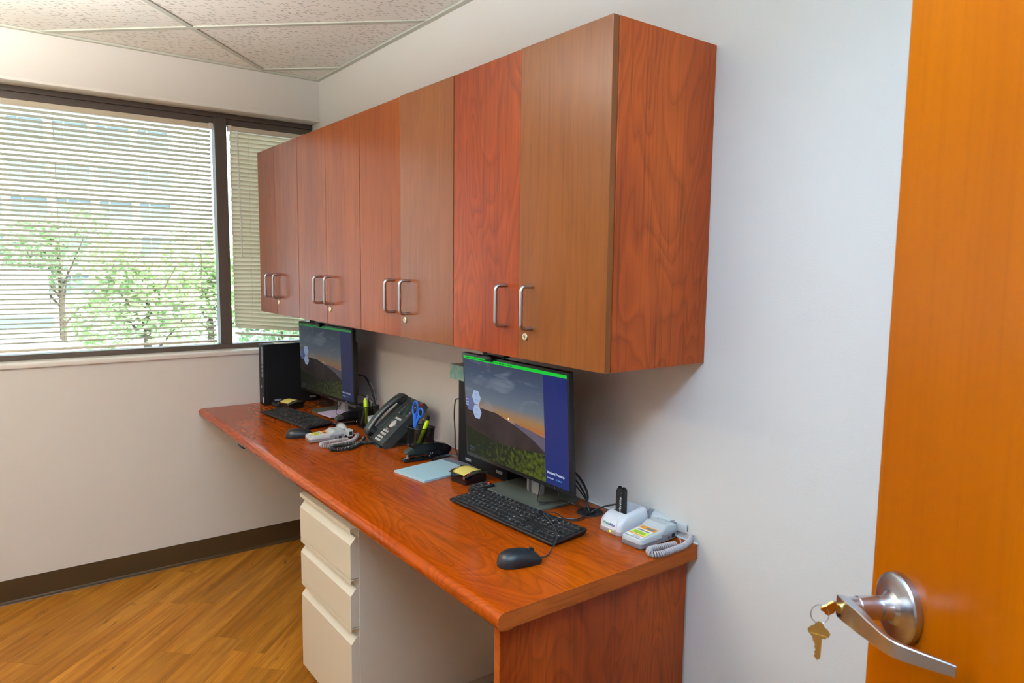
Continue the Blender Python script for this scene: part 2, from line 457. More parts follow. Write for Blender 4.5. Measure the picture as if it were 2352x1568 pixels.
def spline(pts, per=8):
    pts = [Vector(p) for p in pts]; out = []
    n = len(pts)
    for i in range(n - 1):
        p0 = pts[max(i - 1, 0)]; p1 = pts[i]; p2 = pts[i + 1]; p3 = pts[min(i + 2, n - 1)]
        for k in range(per):
            t = k / per
            out.append(0.5 * ((2 * p1) + (p2 - p0) * t + (2 * p0 - 5 * p1 + 4 * p2 - p3) * t * t + (3 * p1 - p0 - 3 * p2 + p3) * t ** 3))
    out.append(pts[-1])
    return out

def coil_pts(path, rc, pitch, per=12):
    path = spline(path, 30)
    L = [0]
    for i in range(1, len(path)): L.append(L[-1] + (path[i] - path[i - 1]).length)
    total = L[-1]; n = int(total / pitch * per)
    out = []; j = 0
    t0 = (path[1] - path[0]).normalized()
    nrm = t0.cross(Vector((0, 0, 1))).normalized()
    for k in range(n + 1):
        d = total * k / n
        while j < len(L) - 2 and L[j + 1] < d: j += 1
        f = (d - L[j]) / max(L[j + 1] - L[j], 1e-9)
        p = path[j].lerp(path[j + 1], f)
        t = (path[j + 1] - path[j]).normalized()
        nrm = (nrm - t * nrm.dot(t)).normalized(); bn = t.cross(nrm)
        a = 2 * PI * k / per
        out.append(p + nrm * rc * math.cos(a) + bn * rc * math.sin(a))
    return out

def text_geo(body, size, align='LEFT', bold=0.0):
    cu = bpy.data.curves.new('lettering', 'FONT')
    cu.body = body; cu.size = size; cu.align_x = align; cu.resolution_u = 2; cu.offset = bold
    o = bpy.data.objects.new('lettering', cu)
    me = o.to_mesh()
    vs = [v.co.copy() for v in me.vertices]; fs = [tuple(p.vertices) for p in me.polygons]
    o.to_mesh_clear(); bpy.data.objects.remove(o); bpy.data.curves.remove(cu)
    return vs, fs

def thing(name, label, cat, loc=(0, 0, 0), rotz=0.0, group=None):
    o = bpy.data.objects.new(name, None)
    o.empty_display_size = 0.05
    C.objects.link(o)
    o.location = loc; o.rotation_euler = (0, 0, R(rotz))
    o['label'] = label; o['category'] = cat; o['kind'] = 'thing'
    if group: o['group'] = group
    return o

def tag(o, label, cat, group=None):
    o['label'] = label; o['category'] = cat; o['kind'] = 'thing'
    if group: o['group'] = group
    return o

def struct(name, mb, m, parent=None, **k):
    o = mb.build(name, m, parent, **k)
    if parent is None: o['kind'] = 'structure'
    return o

def copy_of(o, parent, loc=None):
    c = o.copy(); C.objects.link(c); c.parent = parent
    if loc is not None: c.location = loc
    return c

def clip_rect(poly, x0, y0, x1, y1):
    def clip(P, f, g):
        out = []
        for i in range(len(P)):
            a, b = P[i - 1], P[i]
            fa, fb = f(a), f(b)
            if (fa >= 0) != (fb >= 0):
                t = fa / (fa - fb); out.append((a[0] + (b[0] - a[0]) * t, a[1] + (b[1] - a[1]) * t))
            if fb >= 0: out.append(b)
        return out
    for f in (lambda p: p[0] - x0, lambda p: x1 - p[0], lambda p: p[1] - y0, lambda p: y1 - p[1]):
        poly = clip(poly, f, None)
        if len(poly) < 3: return []
    return poly

def area(P):
    return abs(sum(P[i - 1][0] * P[i][1] - P[i][0] * P[i - 1][1] for i in range(len(P)))) / 2

# ------------------------------------------------------------------ room shell
XL, YF, ZC = -2.6, -3.98, 2.4053           # left wall, front (door) wall, ceiling
WX0, WX1, WZ0, WZ1 = -2.15, 0.0, 1.036, 2.205   # window opening
struct('wall_right', box(0, YF - 0.12, 0, 0.12, 0.16, 2.7), M['paint'])
struct('wall_left', box(XL - 0.12, YF - 0.12, 0, XL, 0.16, 2.7), M['paint'])
b = MB()
b.box(XL, 0, 0, 0, 0.16, WZ0 - 0.02)
b.box(XL, 0, WZ1, 0, 0.16, 2.7)
b.box(XL, 0, WZ0 - 0.02, WX0, 0.16, WZ1)
struct('wall_back', b, M['paint'])
DX0, DX1, DZ = -1.93, -0.985, 2.13
b = MB()
b.box(XL, YF - 0.12, 0, DX0, YF, 2.7)
b.box(DX1, YF - 0.12, 0, 0, YF, 2.7)
b.box(DX0, YF - 0.12, DZ, DX1, YF, 2.7)
struct('wall_front', b, M['paint'])
# corridor beyond the doorway
b = MB()
b.box(XL - 0.12, YF - 1.9, 0, 0.12, YF - 1.8, 2.7)
b.box(XL - 0.22, YF - 1.9, 0, XL - 0.12, YF - 0.12, 2.7)
b.box(0.12, YF - 1.9, 0, 0.22, YF - 0.12, 2.7)
struct('wall_corridor', b, M['paint'])
struct('ceiling_corridor', box(XL - 0.12, YF - 1.8, ZC, 0.12, YF - 0.12, ZC + 0.05), M['white_paint'])
struct('floor_corridor', box(XL - 0.12, YF - 1.8, -0.03, 0.12, YF - 0.0, 0.0), M['plank'])

# floor: vinyl planks laid at 42 degrees
fl = struct('floor', box(XL, YF, -0.05, 0, 0.0, -0.006), M['subfloor'])
PA = R(45.0); pl, pw = 0.914, 0.130
ca, sa = math.cos(PA), math.sin(PA)
for j in range(-40, 40):
    off = random.random() * pl
    for i in range(-8, 8):
        u0 = i * pl + off; v0 = j * pw
        g = 0.0004
        loc = [(u0 + g, v0 + g), (u0 + pl - g, v0 + g), (u0 + pl - g, v0 + pw - g), (u0 + g, v0 + pw - g)]
        wp = [(u * ca - v * sa, u * sa + v * ca) for u, v in loc]
        P = clip_rect(wp, XL + .001, YF + .001, -.001, -.001)
        if len(P) < 3 or area(P) < 4e-4: continue
        cx, cy = (u0 + pl / 2) * ca - (v0 + pw / 2) * sa, (u0 + pl / 2) * sa + (v0 + pw / 2) * ca
        LP = [((x - cx) * ca + (y - cy) * sa, -(x - cx) * sa + (y - cy) * ca) for x, y in P]
        o = MB().prism(LP, -0.006, random.uniform(-0.00015, 0.0)).build('plank', M['plank'], fl)
        o.location = (cx, cy, 0); o.rotation_euler = (0, 0, PA)

# ceiling: 2 x 4 ft lay-in tiles on a grid turned 45 degrees
ce = struct('ceiling', box(XL, YF, ZC + 0.03, 0, 0.0, ZC + 0.08), M['white_paint'])
struct('sun_block_slab', box(XL - 0.3, YF - 2.0, 2.7, 0.3, 0.3, 2.9), M['white_paint'])  # unseen slab added above the ceiling to keep sun from leaking in
GA = R(-43.5)            # direction of the long bars
d = Vector((-math.cos(GA), -math.sin(GA)))      # along line A (towards -x, +y)
n_ = Vector((math.sin(-GA), math.cos(GA)))      # towards the corner
P0 = Vector((-0.714, -0.463))                    # a crossing of the grid
bw = 0.024
LT, WT = 1.219, 0.6096
for j in range(-9, 4):
    for i in range(-5, 6):
        c0 = P0 + d * (i * LT) + n_ * (j * WT)
        q = [c0 + d * bw / 2 + n_ * bw / 2, c0 + d * (LT - bw / 2) + n_ * bw / 2, c0 + d * (LT - bw / 2) + n_ * (WT - bw / 2), c0 + d * bw / 2 + n_ * (WT - bw / 2)]
        P = clip_rect([tuple(p) for p in q], XL + .02, YF + .02, -.02, -.02)
        if len(P) < 3 or area(P) < 1e-3: continue
        MB().prism(P, ZC + 0.005, ZC + 0.02).build('ceiling_tile', M['tile'], ce)
def bar(c, dirv, length):
    nn = Vector((-dirv.y, dirv.x))
    q = [c - dirv * length + nn * bw / 2, c + dirv * length + nn * bw / 2, c + dirv * length - nn * bw / 2, c - dirv * length - nn * bw / 2]
    P = clip_rect([tuple(p) for p in q], XL + .001, YF + .001, -.001, -.001)
    if len(P) >= 3: MB().prism(P, ZC + (0.0006 if length > 7 else 0), ZC + 0.006).build('grid_bar', M['grid'], ce)
for j in range(-9, 4): bar(P0 + n_ * (j * WT), d, 6)
for i in range(-5, 6): bar(P0 + d * (i * LT), n_, 8)
def angle_trim(name, x0, y0, x1, y1):
    o = box(x0, y0, ZC - 0.004, x1, y1, ZC + 0.004).build(name, M['grid'])
    o['kind'] = 'structure'
    return o
angle_trim('trim_1', XL, -0.022, 0, 0.0)
angle_trim('trim_2', -0.022, YF, 0.0, -0.022)
angle_trim('trim_3', XL, YF, XL + 0.022, -0.022)
angle_trim('trim_4', XL + .022, YF, -.022, YF + 0.022)

# baseboards: dark vinyl cove with a foot
def base(name, p0, p1, n):
    p0, p1, n = Vector(p0), Vector(p1), Vector(n)
    prof = [(0, 0.104), (0.003, 0.104), (0.0035, 0.012), (0.006, 0.006), (0.016, 0.003), (0.018, 0.0), (0, 0)]
    rings = [[(p.x + n.x * t, p.y + n.y * t, z) for t, z in prof] for p in (p0, p1)]
    return struct(name, MB().loft(rings, 0, False, True), M['vinyl'])
base('baseboard_back', (XL, 0), (0, 0), (0, -1))
base('baseboard_right', (0, 0), (0, -3.9), (-1, 0))
base('baseboard_left', (XL, YF), (XL, 0), (1, 0))
base('baseboard_front', (DX0 - 0.06, YF), (XL, YF), (0, 1))

# ------------------------------------------------------------------ window
win = bpy.data.objects.new('window_1', None); C.objects.link(win); win['kind'] = 'structure'
FY = 0.100                                # front of the frame
MX = (-0.497, -0.441)                     # mullion
b = MB()
b.box(WX0, FY + 0.012, 2.145, WX1 - .001, FY + 0.06, 2.178)
b.box(WX0, FY, 2.176, WX1 - .001, FY + 0.06, WZ1)
b.build('head_frame', M['bronze'], win, bevel=0.001)
MB().box(WX0, FY, WZ0, WX1 - .001, FY + 0.06, 1.060).build('bottom_frame', M['bronze'], win, bevel=0.001)
MB().box(MX[0], FY - 0.004, 1.060, MX[1], FY + 0.055, 2.176).build('mullion', M['bronze'], win, bevel=0.0015)
MB().box(WX0, FY, 1.060, WX0 + 0.05, FY + 0.055, 2.145).build('left_jamb', M['bronze'], win)
MB().box(-0.035, FY, 1.060, -0.001, FY + 0.055, 2.145).build('right_jamb', M['bronze'], win)
MB().box(WX0 + .05, FY + 0.050, 1.06, MX[0], FY + 0.054, 2.145).build('pane', M['glass'], win)
MB().box(MX[1], FY + 0.050, 1.06, -0.035, FY + 0.054, 2.145).build('pane', M['glass'], win)
# stool of the window with its lipped edge
b = MB(); b.bbox(WX0 - 0.02, -0.010, WZ0 - 0.022, -0.001, FY + 0.01, WZ0, 0.004, 3)
sill = b.build('sill', M['white_paint'], win)
b = MB(); b.bbox(WX0 - 0.02, -0.004, WZ1 - 0.006, -0.001, FY, WZ1 + 0.008, 0.003, 2)
b.build('head_return', M['white_paint'], win)

# blinds
def slat_bm(length):
    b = MB(); n = 5; pts = []
    for k in range(n):
        t = k / (n - 1) - 0.5
        pts.append((t * 0.025, 0.0024 * (1 - (2 * t) ** 2)))
    top = [(y, z + 0.0003) for y, z in pts]; bot = [(y, z - 0.0003) for y, z in reversed(pts)]
    ring = top + bot
    b.loft([[(-length / 2, y, z) for y, z in ring], [(length / 2, y, z) for y, z in ring]], 0, True, True)
    return b
def blind(x0, x1, tilt, ztop, zbot, label, cords, name='venetian_blind', sag=0.0, wand=None, tassel=None, skew=0.0):
    t = thing(name, label, 'blind', ((x0 + x1) / 2, FY + 0.022, zbot - 0.01), 0, 'venetian blinds in the window')
    L = x1 - x0; zb = zbot - 0.01
    b = MB(); b.bbox(-L / 2 - 0.006, -0.0125, ztop - zb, L / 2 + 0.006, 0.0125, ztop + 0.025 - zb, 0.0015, 1)
    b.build('headrail', M['headrail'], t)
    for sx in (-1, 1):
        MB().bbox(sx * (L / 2 + 0.002) - 0.009, -0.0165, ztop - 0.003 - zb, sx * (L / 2 + 0.002) + 0.009, -0.001, ztop + 0.028 - zb, 0.001, 1).build('bracket', M['white_paint'], t)
    n = int((ztop - 0.012 - (zbot - 0.004)) / 0.0212)
    sl = slat_bm(L).build('slat', M['slat'], t)
    for k in range(n):
        z = ztop - 0.014 - k * 0.0212
        f = k / (n - 1)
        o = sl if k == 0 else copy_of(sl, t)
        o.location = (random.uniform(-.0012, .0012), 0, z - zb - sag * 0.5 * max(0, f - 0.75) * 4 * 0.3)
        o.rotation_euler = (R(tilt + random.uniform(-1.5, 1.5)), skew * max(0, f - 0.8) * 5, 0)
    rb = MB(); rb.bbox(-L / 2, -0.012, 0.0, L / 2, 0.012, 0.011, 0.003, 2)
    r_ = rb.build('bottom_rail', M['headrail'], t); r_.rotation_euler = (0, skew, 0)
    r_.location = (0, 0, 0.0)
    for cx in cords:
        for dy in (-0.0135, 0.0135):
            MB().tube([(cx, dy, 0.006), (cx, dy, ztop - zb)], 0.0007, 4).build('ladder_cord', M['headrail'], t)
    if wand is not None:
        MB().tube([(wand, -0.022, ztop - zb + .004), (wand + .006, -0.024, ztop - zb - 0.62)], 0.003, 6).build('wand', M['white'], t)
    if tassel is not None:
        c = MB()
        zt = 1.34 - zb
        c.tube([(tassel - .003, -0.018, ztop - zb), (tassel + .001, -0.020, zt + .15), (tassel, -0.020, zt)], 0.0008, 4)
        c.tube([(tassel + .006, -0.018, ztop - zb), (tassel + .003, -0.020, zt + .18), (tassel, -0.020, zt)], 0.0008, 4)
        c.build('lift_cord', M['headrail'], t)
        MB().lathe([(0.002, 0.012), (0.004, 0.008), (0.0055, -0.012), (0.003, -0.014)], 8, c=(tassel, -0.020, zt)).build('tassel', M['headrail'], t)
    return t
blind(-2.085, -0.512, -20, 2.120, 1.082, 'wide cream mini blind with open slats in the large left window pane', (-0.62, 0.137, 0.643), tassel=0.72)
blind(-0.420, -0.045, -62, 2.120, 1.098, 'narrow cream mini blind tilted nearly shut, between the mullion and the wall cabinets', (-0.10, 0.12), wand=-0.155, skew=0.10)

# ------------------------------------------------------------------ lamps added to the room out of view, and the window portal
def pendant(x, y, z, rot, spec, label, size=(1.15, 0.26)):
    """added suspended luminaire, out of view, throwing light up to the ceiling and down into the room"""
    t = thing('added_pendant_light', label, 'lamp', (x, y, z), rot, 'added pendant lamps hanging out of view')
    L_, w_ = size[0] / 2, size[1] / 2
    b = MB(); b.box(-L_ - .02, -w_ - .015, -0.03, L_ + .02, -w_, 0.03); b.box(-L_ - .02, w_, -0.03, L_ + .02, w_ + .015, 0.03)
    b.box(-L_ - .02, -w_, -0.03, -L_, w_, 0.03); b.box(L_, -w_, -0.03, L_ + .02, w_, 0.03); b.box(-L_, -w_, -0.004, L_, w_, 0.004)
    b.build('housing', M['grid'], t)
    MB().box(-L_, -w_, -0.022, L_, w_, -0.020).build('diffuser', M['added_lamp'], t)
    for sx in (-1, 1): MB().tube([(sx * L_ * .8, 0, 0.03), (sx * L_ * .8, 0, ZC - z)], 0.0015, 6).build('hanger', M['steel'], t)
    for up, e, c, zz in ((0, spec[0], spec[2], -0.024), (1, spec[1], spec[3], 0.012)):
        l = bpy.data.lights.new('lamp', 'AREA'); l.shape = 'RECTANGLE'; l.size, l.size_y = size
        l.energy = e; l.color = c
        lo = bpy.data.objects.new('lamp', l); C.objects.link(lo); lo.parent = t; lo.location = (0, 0, zz)
        if up: lo.rotation_euler = (PI, 0, 0)
    return t
pendant(-1.95, -1.45, 1.98, 90, LIGHT_WARM, 'added white pendant lamp, out of view, over the middle of the room')
pendant(-1.15, -3.22, 2.05, 0, LIGHT_COOL, 'added white pendant lamp, out of view, just inside the doorway', (1.0, 0.26))
pendant(-1.45, YF - 0.95, 2.15, 0, LIGHT_HALL, 'added white pendant lamp, out of view, in the corridor', (1.1, 0.26))
pl_ = bpy.data.lights.new('window_portal', 'AREA'); pl_.shape = 'RECTANGLE'; pl_.size = 2.15; pl_.size_y = 1.17
pl_.cycles.is_portal = True
po = bpy.data.objects.new('window_portal', pl_); C.objects.link(po)
po.location = ((WX0 + WX1) / 2, 0.30, (WZ0 + WZ1) / 2); po.rotation_euler = (R(-90), 0, 0)

# ------------------------------------------------------------------ open door at the right
Cd = Vector((-0.52129, -3.21483, 1.04152))      # centre of the rose on the face of the door
Dd = Vector((0.56178, 0.82729, 0.0))            # towards the latch edge
Nd = Vector((-0.82729, 0.56178, 0.0))           # out of the face
# door local frame: +X away from latch (towards hinge), +Y out of the face ... use rotation so that X = -Dd
ang = math.degrees(math.atan2(-Dd.y, -Dd.x))    # X axis towards the hinge
# with X = -Dd, Y = rot90(X) = (Dd.y, -Dd.x) = -Nd ; face normal is -Y
door = bpy.data.objects.new('door_1', None); C.objects.link(door); door['kind'] = 'structure'
latch = Cd + Dd * 0.0699
door.location = (latch.x, latch.y, 0); door.rotation_euler = (0, 0, R(ang))
b = MB(); b.bbox(0.0, 0.0, 0.012, 0.912, 0.044, 2.11, 0.0015, 1)
b.build('door_leaf', M['door_wood'], door)
hr = bpy.data.objects.new('lever_handle', None); C.objects.link(hr); hr.parent = door
hr.location = (0.0699, 0.0, 1.0415); hr['label'] = 'satin chrome keyed lever handle on a round rose'
# rose: lathed about -Y
prof = [(0.0437, 0.0), (0.0437, 0.0085), (0.0425, 0.0108), (0.0395, 0.0120), (0.030, 0.0125), (0.021, 0.0148), (0.0165, 0.019), (0.0148, 0.025), (0.0142, 0.034), (0.0001, 0.034)]
MB().lathe([(r, -t) for r, t in prof], 64, axis='Y').build('rose', M['satin'], hr, angle=25)
MB().lathe([(0.0145, -0.030), (0.0150, -0.034), (0.0150, -0.058), (0.0128, -0.062), (0.0001, -0.062)], 40, axis='Y').build('shank', M['satin'], hr, angle=25)
MB().cyl((0.034, 0, -0.0285), 0.0016, 0.0001, 8, axis='Y').build('set_screw', M['slot'], hr)
# lever blade: a plan path (x along the door, y out of it) with varying height
path = [(-0.011, -0.0805, 0.013), (-0.004, -0.0825, 0.0140), (0.010, -0.0815, 0.0142), (0.035, -0.0785, 0.0136), (0.056, -0.0760, 0.0116), (0.074, -0.0735, 0.0102),
        (0.086, -0.0705, 0.0097), (0.095, -0.0655, 0.0095), (0.102, -0.058, 0.0090), (0.112, -0.0465, 0.0083), (0.123, -0.0335, 0.0075), (0.1330, -0.0215, 0.0066)]
th = [0.007, 0.012, 0.0125, 0.0105, 0.0085, 0.0075, 0.0072, 0.0070, 0.0065, 0.0060, 0.0055, 0.0045]
rings = []
for k, (x, y, h) in enumerate(path):
    a = Vector(path[max(k - 1, 0)][:2]); c2 = Vector(path[min(k + 1, len(path) - 1)][:2])
    t = (c2 - a).normalized(); nn = Vector((t.y, -t.x))          # outward from the door
    if nn.y > 0: nn = -nn
    if k == 0: nn = Vector((-0.3, -1)).normalized()
    w = th[k]; ring = []
    for (s_, hh) in ((0, 0.94), (0.08, 1.0), (0.9, 1.0), (1, 0.93), (1, -0.93), (0.9, -1.0), (0.08, -1.0), (0, -0.94)):
        q = Vector((x, y)) - nn * (w * s_)
        zc = -0.0 if k < 3 else -0.0012 * (k - 2) * 0.6
        ring.append((q.x, q.y, hh * h + zc))
    rings.append(ring)
MB().loft(rings, 0, True, True).build('lever', M['satin'], hr, angle=30)
# solid head joining shank and blade
hd = []
for (y, rx, rz) in ((-0.030, 0.0135, 0.0135), (-0.045, 0.0138, 0.0138), (-0.060, 0.0140, 0.0140), (-0.0775, 0.0142, 0.0142)):
    hd.append([(0.001 + rx * math.cos(2 * PI * i / 32), y, rz * math.sin(2 * PI * i / 32)) for i in range(32)])
MB().loft(hd, 0, True, True).build('head', M['satin'], hr, angle=30)
MB().cyl((0, -0.0835, 0), 0.0068, 0.004, 24, axis='Y').build('key_cylinder', M['brass'], hr)
MB().cyl((0, -0.0838, -0.0095), 0.0022, 0.004, 12, axis='Y').build('pin_hole', M['slot'], hr)
# keys: one in the lock, one hanging from the ring
KC = Cd + Nd * 0.0835
keys = thing('key_ring', 'steel split ring with two brass keys, hanging from the lever handle of the door', 'keys', tuple(KC), ang)
def key_outline():
    # blade towards +Y(0..), bow beyond; flat in local XY, returned as polygon (x, y) with y growing away from the tip
    bow = [(0.004, 0.030), (0.0125, 0.0345), (0.0135, 0.0385), (0.010, 0.043), (0.006, 0.0455), (0.004, 0.050), (0.000, 0.052),
           (-0.004, 0.050), (-0.006, 0.0455), (-0.010, 0.043), (-0.0135, 0.0385), (-0.0125, 0.0345), (-0.0075, 0.030)]
    blade = [(-0.0060, 0.024), (-0.0035, 0.020), (-0.0045, 0.0165), (-0.0025, 0.0135), (-0.0042, 0.010), (-0.0028, 0.0075), (-0.0045, 0.0048), (0.0002, 0.0), (0.0034, 0.0035)]
    return bow + blade
def key_mesh(parent, mtx, ln=1.0):
    pts = [(x, y * ln) for x, y in key_outline()]
    b = MB(); b.prism(pts, -0.0011, 0.0011, 0, mtx)
    b.prism([(-0.009, 0.031 * ln), (0.009, 0.031 * ln), (0.010, 0.0345 * ln), (-0.010, 0.0345 * ln)], -0.0016, 0.0016, 0, mtx)
    b.prism([(0.0005, 0.002 * ln), (0.0022, 0.002 * ln), (0.0022, 0.030 * ln), (0.0005, 0.030 * ln)], -0.0014, 0.0014, 0, mtx)
    return b.build('key', M['brass'], parent, bevel=0.0003)
# key in the lock: local -Y is out of the door; bow held nearly horizontal
mk = Matrix.Translation((0, 0.026, 0.0)) @ Matrix.Rotation(R(180), 4, 'Z') @ Matrix.Rotation(R(62), 4, 'Y')
key_mesh(keys, mk, 0.95)
hx, hy, hz = -0.002, -0.0235, -0.0155            # lower point of the ring, where the second key hangs
rc = Vector((-0.0015, -0.0225, -0.0085))
ringp = [rc + Vector((0.0106 * math.cos(a) * 0.25, 0.0106 * math.cos(a), 0.0125 * math.sin(a))) for a in [2 * PI * i / 40 for i in range(40)]]
MB().tube(ringp, 0.0007, 6, closed=True).build('split_ring', M['satin'], keys)
vd = Matrix.Translation((rc.x, rc.y, rc.z - 0.0125 - 0.049)) @ Matrix.Rotation(R(52), 4, 'Z') @ Matrix.Rotation(R(90), 4, 'X')
key_mesh(keys, vd)

# hinge-side frame of the doorway
b = MB()
b.box(DX0 - 0.05, YF - 0.13, 0, DX0 + 0.02, YF + 0.012, DZ + 0.05)
b.box(DX1 - 0.02, YF - 0.13, 0, DX1 + 0.05, YF + 0.012, DZ + 0.05)
b.box(DX0 + .02, YF - 0.13, DZ - 0.02, DX1 - .02, YF + 0.012, DZ + 0.05)
b_ = b.build('trim_5', M['bronze']); b_['kind'] = 'structure'

# ------------------------------------------------------------------ wall cabinets
ZB, ZT = 1.2331, 2.0006
XB, XF = -0.3272, -0.3458
def handle_mb():
    b = MB(); s = 0.035; h = 0.0525; r = 0.012
    pts = [(0, 0, -h)] + [(-s + r - r * math.sin(a), 0, -h + r - r * math.cos(a)) for a in [R(t) for t in range(0, 91, 15)]] \
        + [(-s + r - r * math.cos(a), 0, h - r + r * math.sin(a)) for a in [R(t) for t in range(0, 91, 15)]] + [(0, 0, h)]
    return b.tube(pts, 0.0049, 12)
def lock_mb():
    b = MB()
    b.lathe([(0.0, 0.0), (0.0098, 0.0), (0.0098, -0.0015), (0.0085, -0.003), (0.0060, -0.0032), (0.0052, -0.0018), (0.0, -0.0018)], 24, axis='X')
    b.box(-0.0022, -0.0008, -0.003, -0.0017, 0.0008, 0.003, 1)
    return b
hm = handle_mb(); handle_src = None; lock_src = None
cabs = [(-0.072, -0.310, -0.605, 'cherry double-door wall cabinet at the far end, in front of the narrow blind'),
        (-0.605, -0.915, -1.2275, 'cherry double-door wall cabinet directly above the far computer screen'),
        (-1.2275, -1.543, -1.8575, 'cherry double-door wall cabinet with a greyish sheen on its right door, third from the window'),
        (-1.8575, -2.172, -2.4897, 'nearest cherry double-door wall cabinet with the exposed flame-grained end panel')]
for ci, (y0, ym, y1, lab) in enumerate(cabs):
    t = thing('wall_cabinet', lab, 'cabinet', (0, (y0 + y1) / 2, ZB), 0, 'wall cabinets in a row above the desk')
    cy = (y0 + y1) / 2; H = ZT - ZB
    MB().box(XB, y1 - cy, 0, -0.001, y0 - cy, H).build('body', M['cherry_v'], t, bevel=0.0006, bseg=1)
    for k, (a, c2) in enumerate(((ym + 0.0012, y0 - 0.0016), (y1 + 0.0016, ym - 0.0012))):
        w = c2 - a
        hinge_y = c2 if k == 0 else a
        dr = MB()
        ya, yb = (-w, 0) if k == 0 else (0, w)
        dr.box(XF - XB, ya, 0.0, -0.0012, yb, H, 0)
        mt = M['cherry_door'] if (ci == 3 and k == 0) else (M['cherry_brown_reflect'] if (ci >= 2 and k == 1) else M['cherry_plain'])
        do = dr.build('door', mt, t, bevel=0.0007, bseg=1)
        do.location = (XB, hinge_y - cy, 0)
        rot = {(2, 1): 0.9, (3, 1): 0.35}.get((ci, k), 0.0)
        do.rotation_euler = (0, 0, R(rot if k == 1 else -rot))
        hy_ = (-w + 0.052) if k == 0 else (w - 0.055)
        if handle_src is None:
            ho = hm.build('handle', M['steel'], do); handle_src = ho
        else:
            ho = copy_of(handle_src, do)
        ho.location = (XF - XB, hy_, 1.366 - ZB)
        if k == 1:
            if lock_src is None:
                lo = lock_mb().build('lock', [M['pale_brass'], M['slot']], do); lock_src = lo
            else: lo = copy_of(lock_src, do)
            lo.location = (XF - XB, w - 0.030, 1.291 - ZB)

# ------------------------------------------------------------------ desk
ZD = 0.762
desk = thing('desk', 'long cherry laminate desk with a rounded front edge along the wall under the cabinets', 'desk', (0, -2.4955, 0))
prof = [(-0.003, ZD), (-0.575, ZD)]
cxp, czp, rr = -0.6175, ZD - 0.0205, 0.0205
prof += [(-0.60, ZD + 0.0008)]
for a in range(90, 271, 12):
    prof.append((cxp + rr * math.cos(R(a)), czp + 0.0006 + rr * math.sin(R(a))))
prof += [(-0.600, ZD - 0.041), (-0.596, ZD - 0.038), (-0.003, ZD - 0.038)]
b = MB()
b.loft([[(x, 0.0006, z) for x, z in prof], [(x, 2.4925, z) for x, z in prof]], 0, True, True)
b.build('worktop', M['cherry_top'], desk, angle=30)
b = MB()
b.loft([[(x, 0.0006, z) for x, z in prof], [(x, 0.0, z) for x, z in prof]], 0, False, True)
b.build('end_cap', M['cherry_edge'], desk, angle=30)
MB().box(-0.6115, 0.0255, 0, -0.012, 0.0455, ZD - 0.038).build('end_panel', M['cherry_v'], desk, bevel=0.0006, bseg=1)
MB().box(-0.6125, 0.0257, 0, -0.6116, 0.0453, ZD - 0.038).build('edge_strip', M['cherry_edge'], desk)
MB().tube([(-0.0036, 0.0, ZD + .001), (-0.0036, 2.49, ZD + .001)], 0.0032, 6).build('caulk_bead', M['caulk'], desk)
gr = MB(); gr.lathe([(0.0, 0.0008), (0.030, 0.0008), (0.032, 0.0015), (0.037, 0.002), (0.039, 0.0), (0.039, -0.002)], 32, c=(-0.068, 2.4955 - 2.160, ZD))
gr.box(-0.083, 0.325, ZD + 0.0012, -0.055, 0.345, ZD + 0.0024, 1)
gr.build('grommet', [M['black'], M['slot']], desk)
b = MB()
b.bbox(-0.610, 2.4955 - 0.630, 0.694, -0.575, 2.4955 - 0.555, 0.7238, 0.004, 2)
b.bbox(-0.606, 2.4955 - 0.520, 0.708, -0.585, 2.4955 - 0.495, 0.7238, 0.002, 1)
b.bbox(-0.606, 2.4955 - 0.455, 0.712, -0.585, 2.4955 - 0.435, 0.7238, 0.002, 1)
b.build('under_bracket', M['black'], desk)

# ------------------------------------------------------------------ pedestal
X0, PY0, PY1 = -0.605, -1.700, -1.280
ped = thing('file_pedestal', 'putty-coloured steel drawer pedestal with three drawers standing under the desk', 'drawer unit', (X0, (PY0 + PY1) / 2, 0))
hw = (PY1 - PY0) / 2
MB().box(0.026, -hw, 0.045, 0.585, hw, 0.716).build('body', M['putty'], ped, bevel=0.002)
MB().box(0.045, -hw + 0.015, 0.0, 0.57, hw - 0.015, 0.045).build('kick_base', M['putty'], ped)
def drawer(z0, zf, zs, name='drawer'):
    # z0 bottom of face, zf top of face, zs underside of the lip above (end of slope)
    w = hw - 0.0015
    prof = [(0.0255, z0), (0.0, z0), (0.0, zf), (0.0175, zf + 0.021), (0.0255, zf + 0.021)]
    b = MB(); b.loft([[(x, -w, z) for x, z in prof], [(x, w, z) for x, z in prof]], 0, False, True)
    return b.build('drawer', M['putty'], ped, bevel=0.0008, bseg=2)
def lip(z0, z1):
    w = hw - 0.0015
    prof = [(0.0255, z1), (0.0, z1), (0.0, z0), (0.0015, z0), (0.0015, z1 - 0.002), (0.0255, z1 - 0.002)]
    b = MB(); b.loft([[(x, -w, z) for x, z in prof], [(x, w, z) for x, z in prof]], 0, False, True)
    return b
for (z0, zf, l0, l1) in ((0.0595, 0.320, 0.3575, 0.3705), (0.3735, 0.474, 0.5105, 0.5240), (0.5270, 0.634, 0.6710, 0.684)):
    do = drawer(z0, zf, l0)
    lp = lip(l0, l1).build('pull_lip', M['putty'], do)
MB().box(0.024, -hw + 0.004, 0.684, 0.06, hw - 0.004, 0.716).build('top_rail', M['putty'], ped)

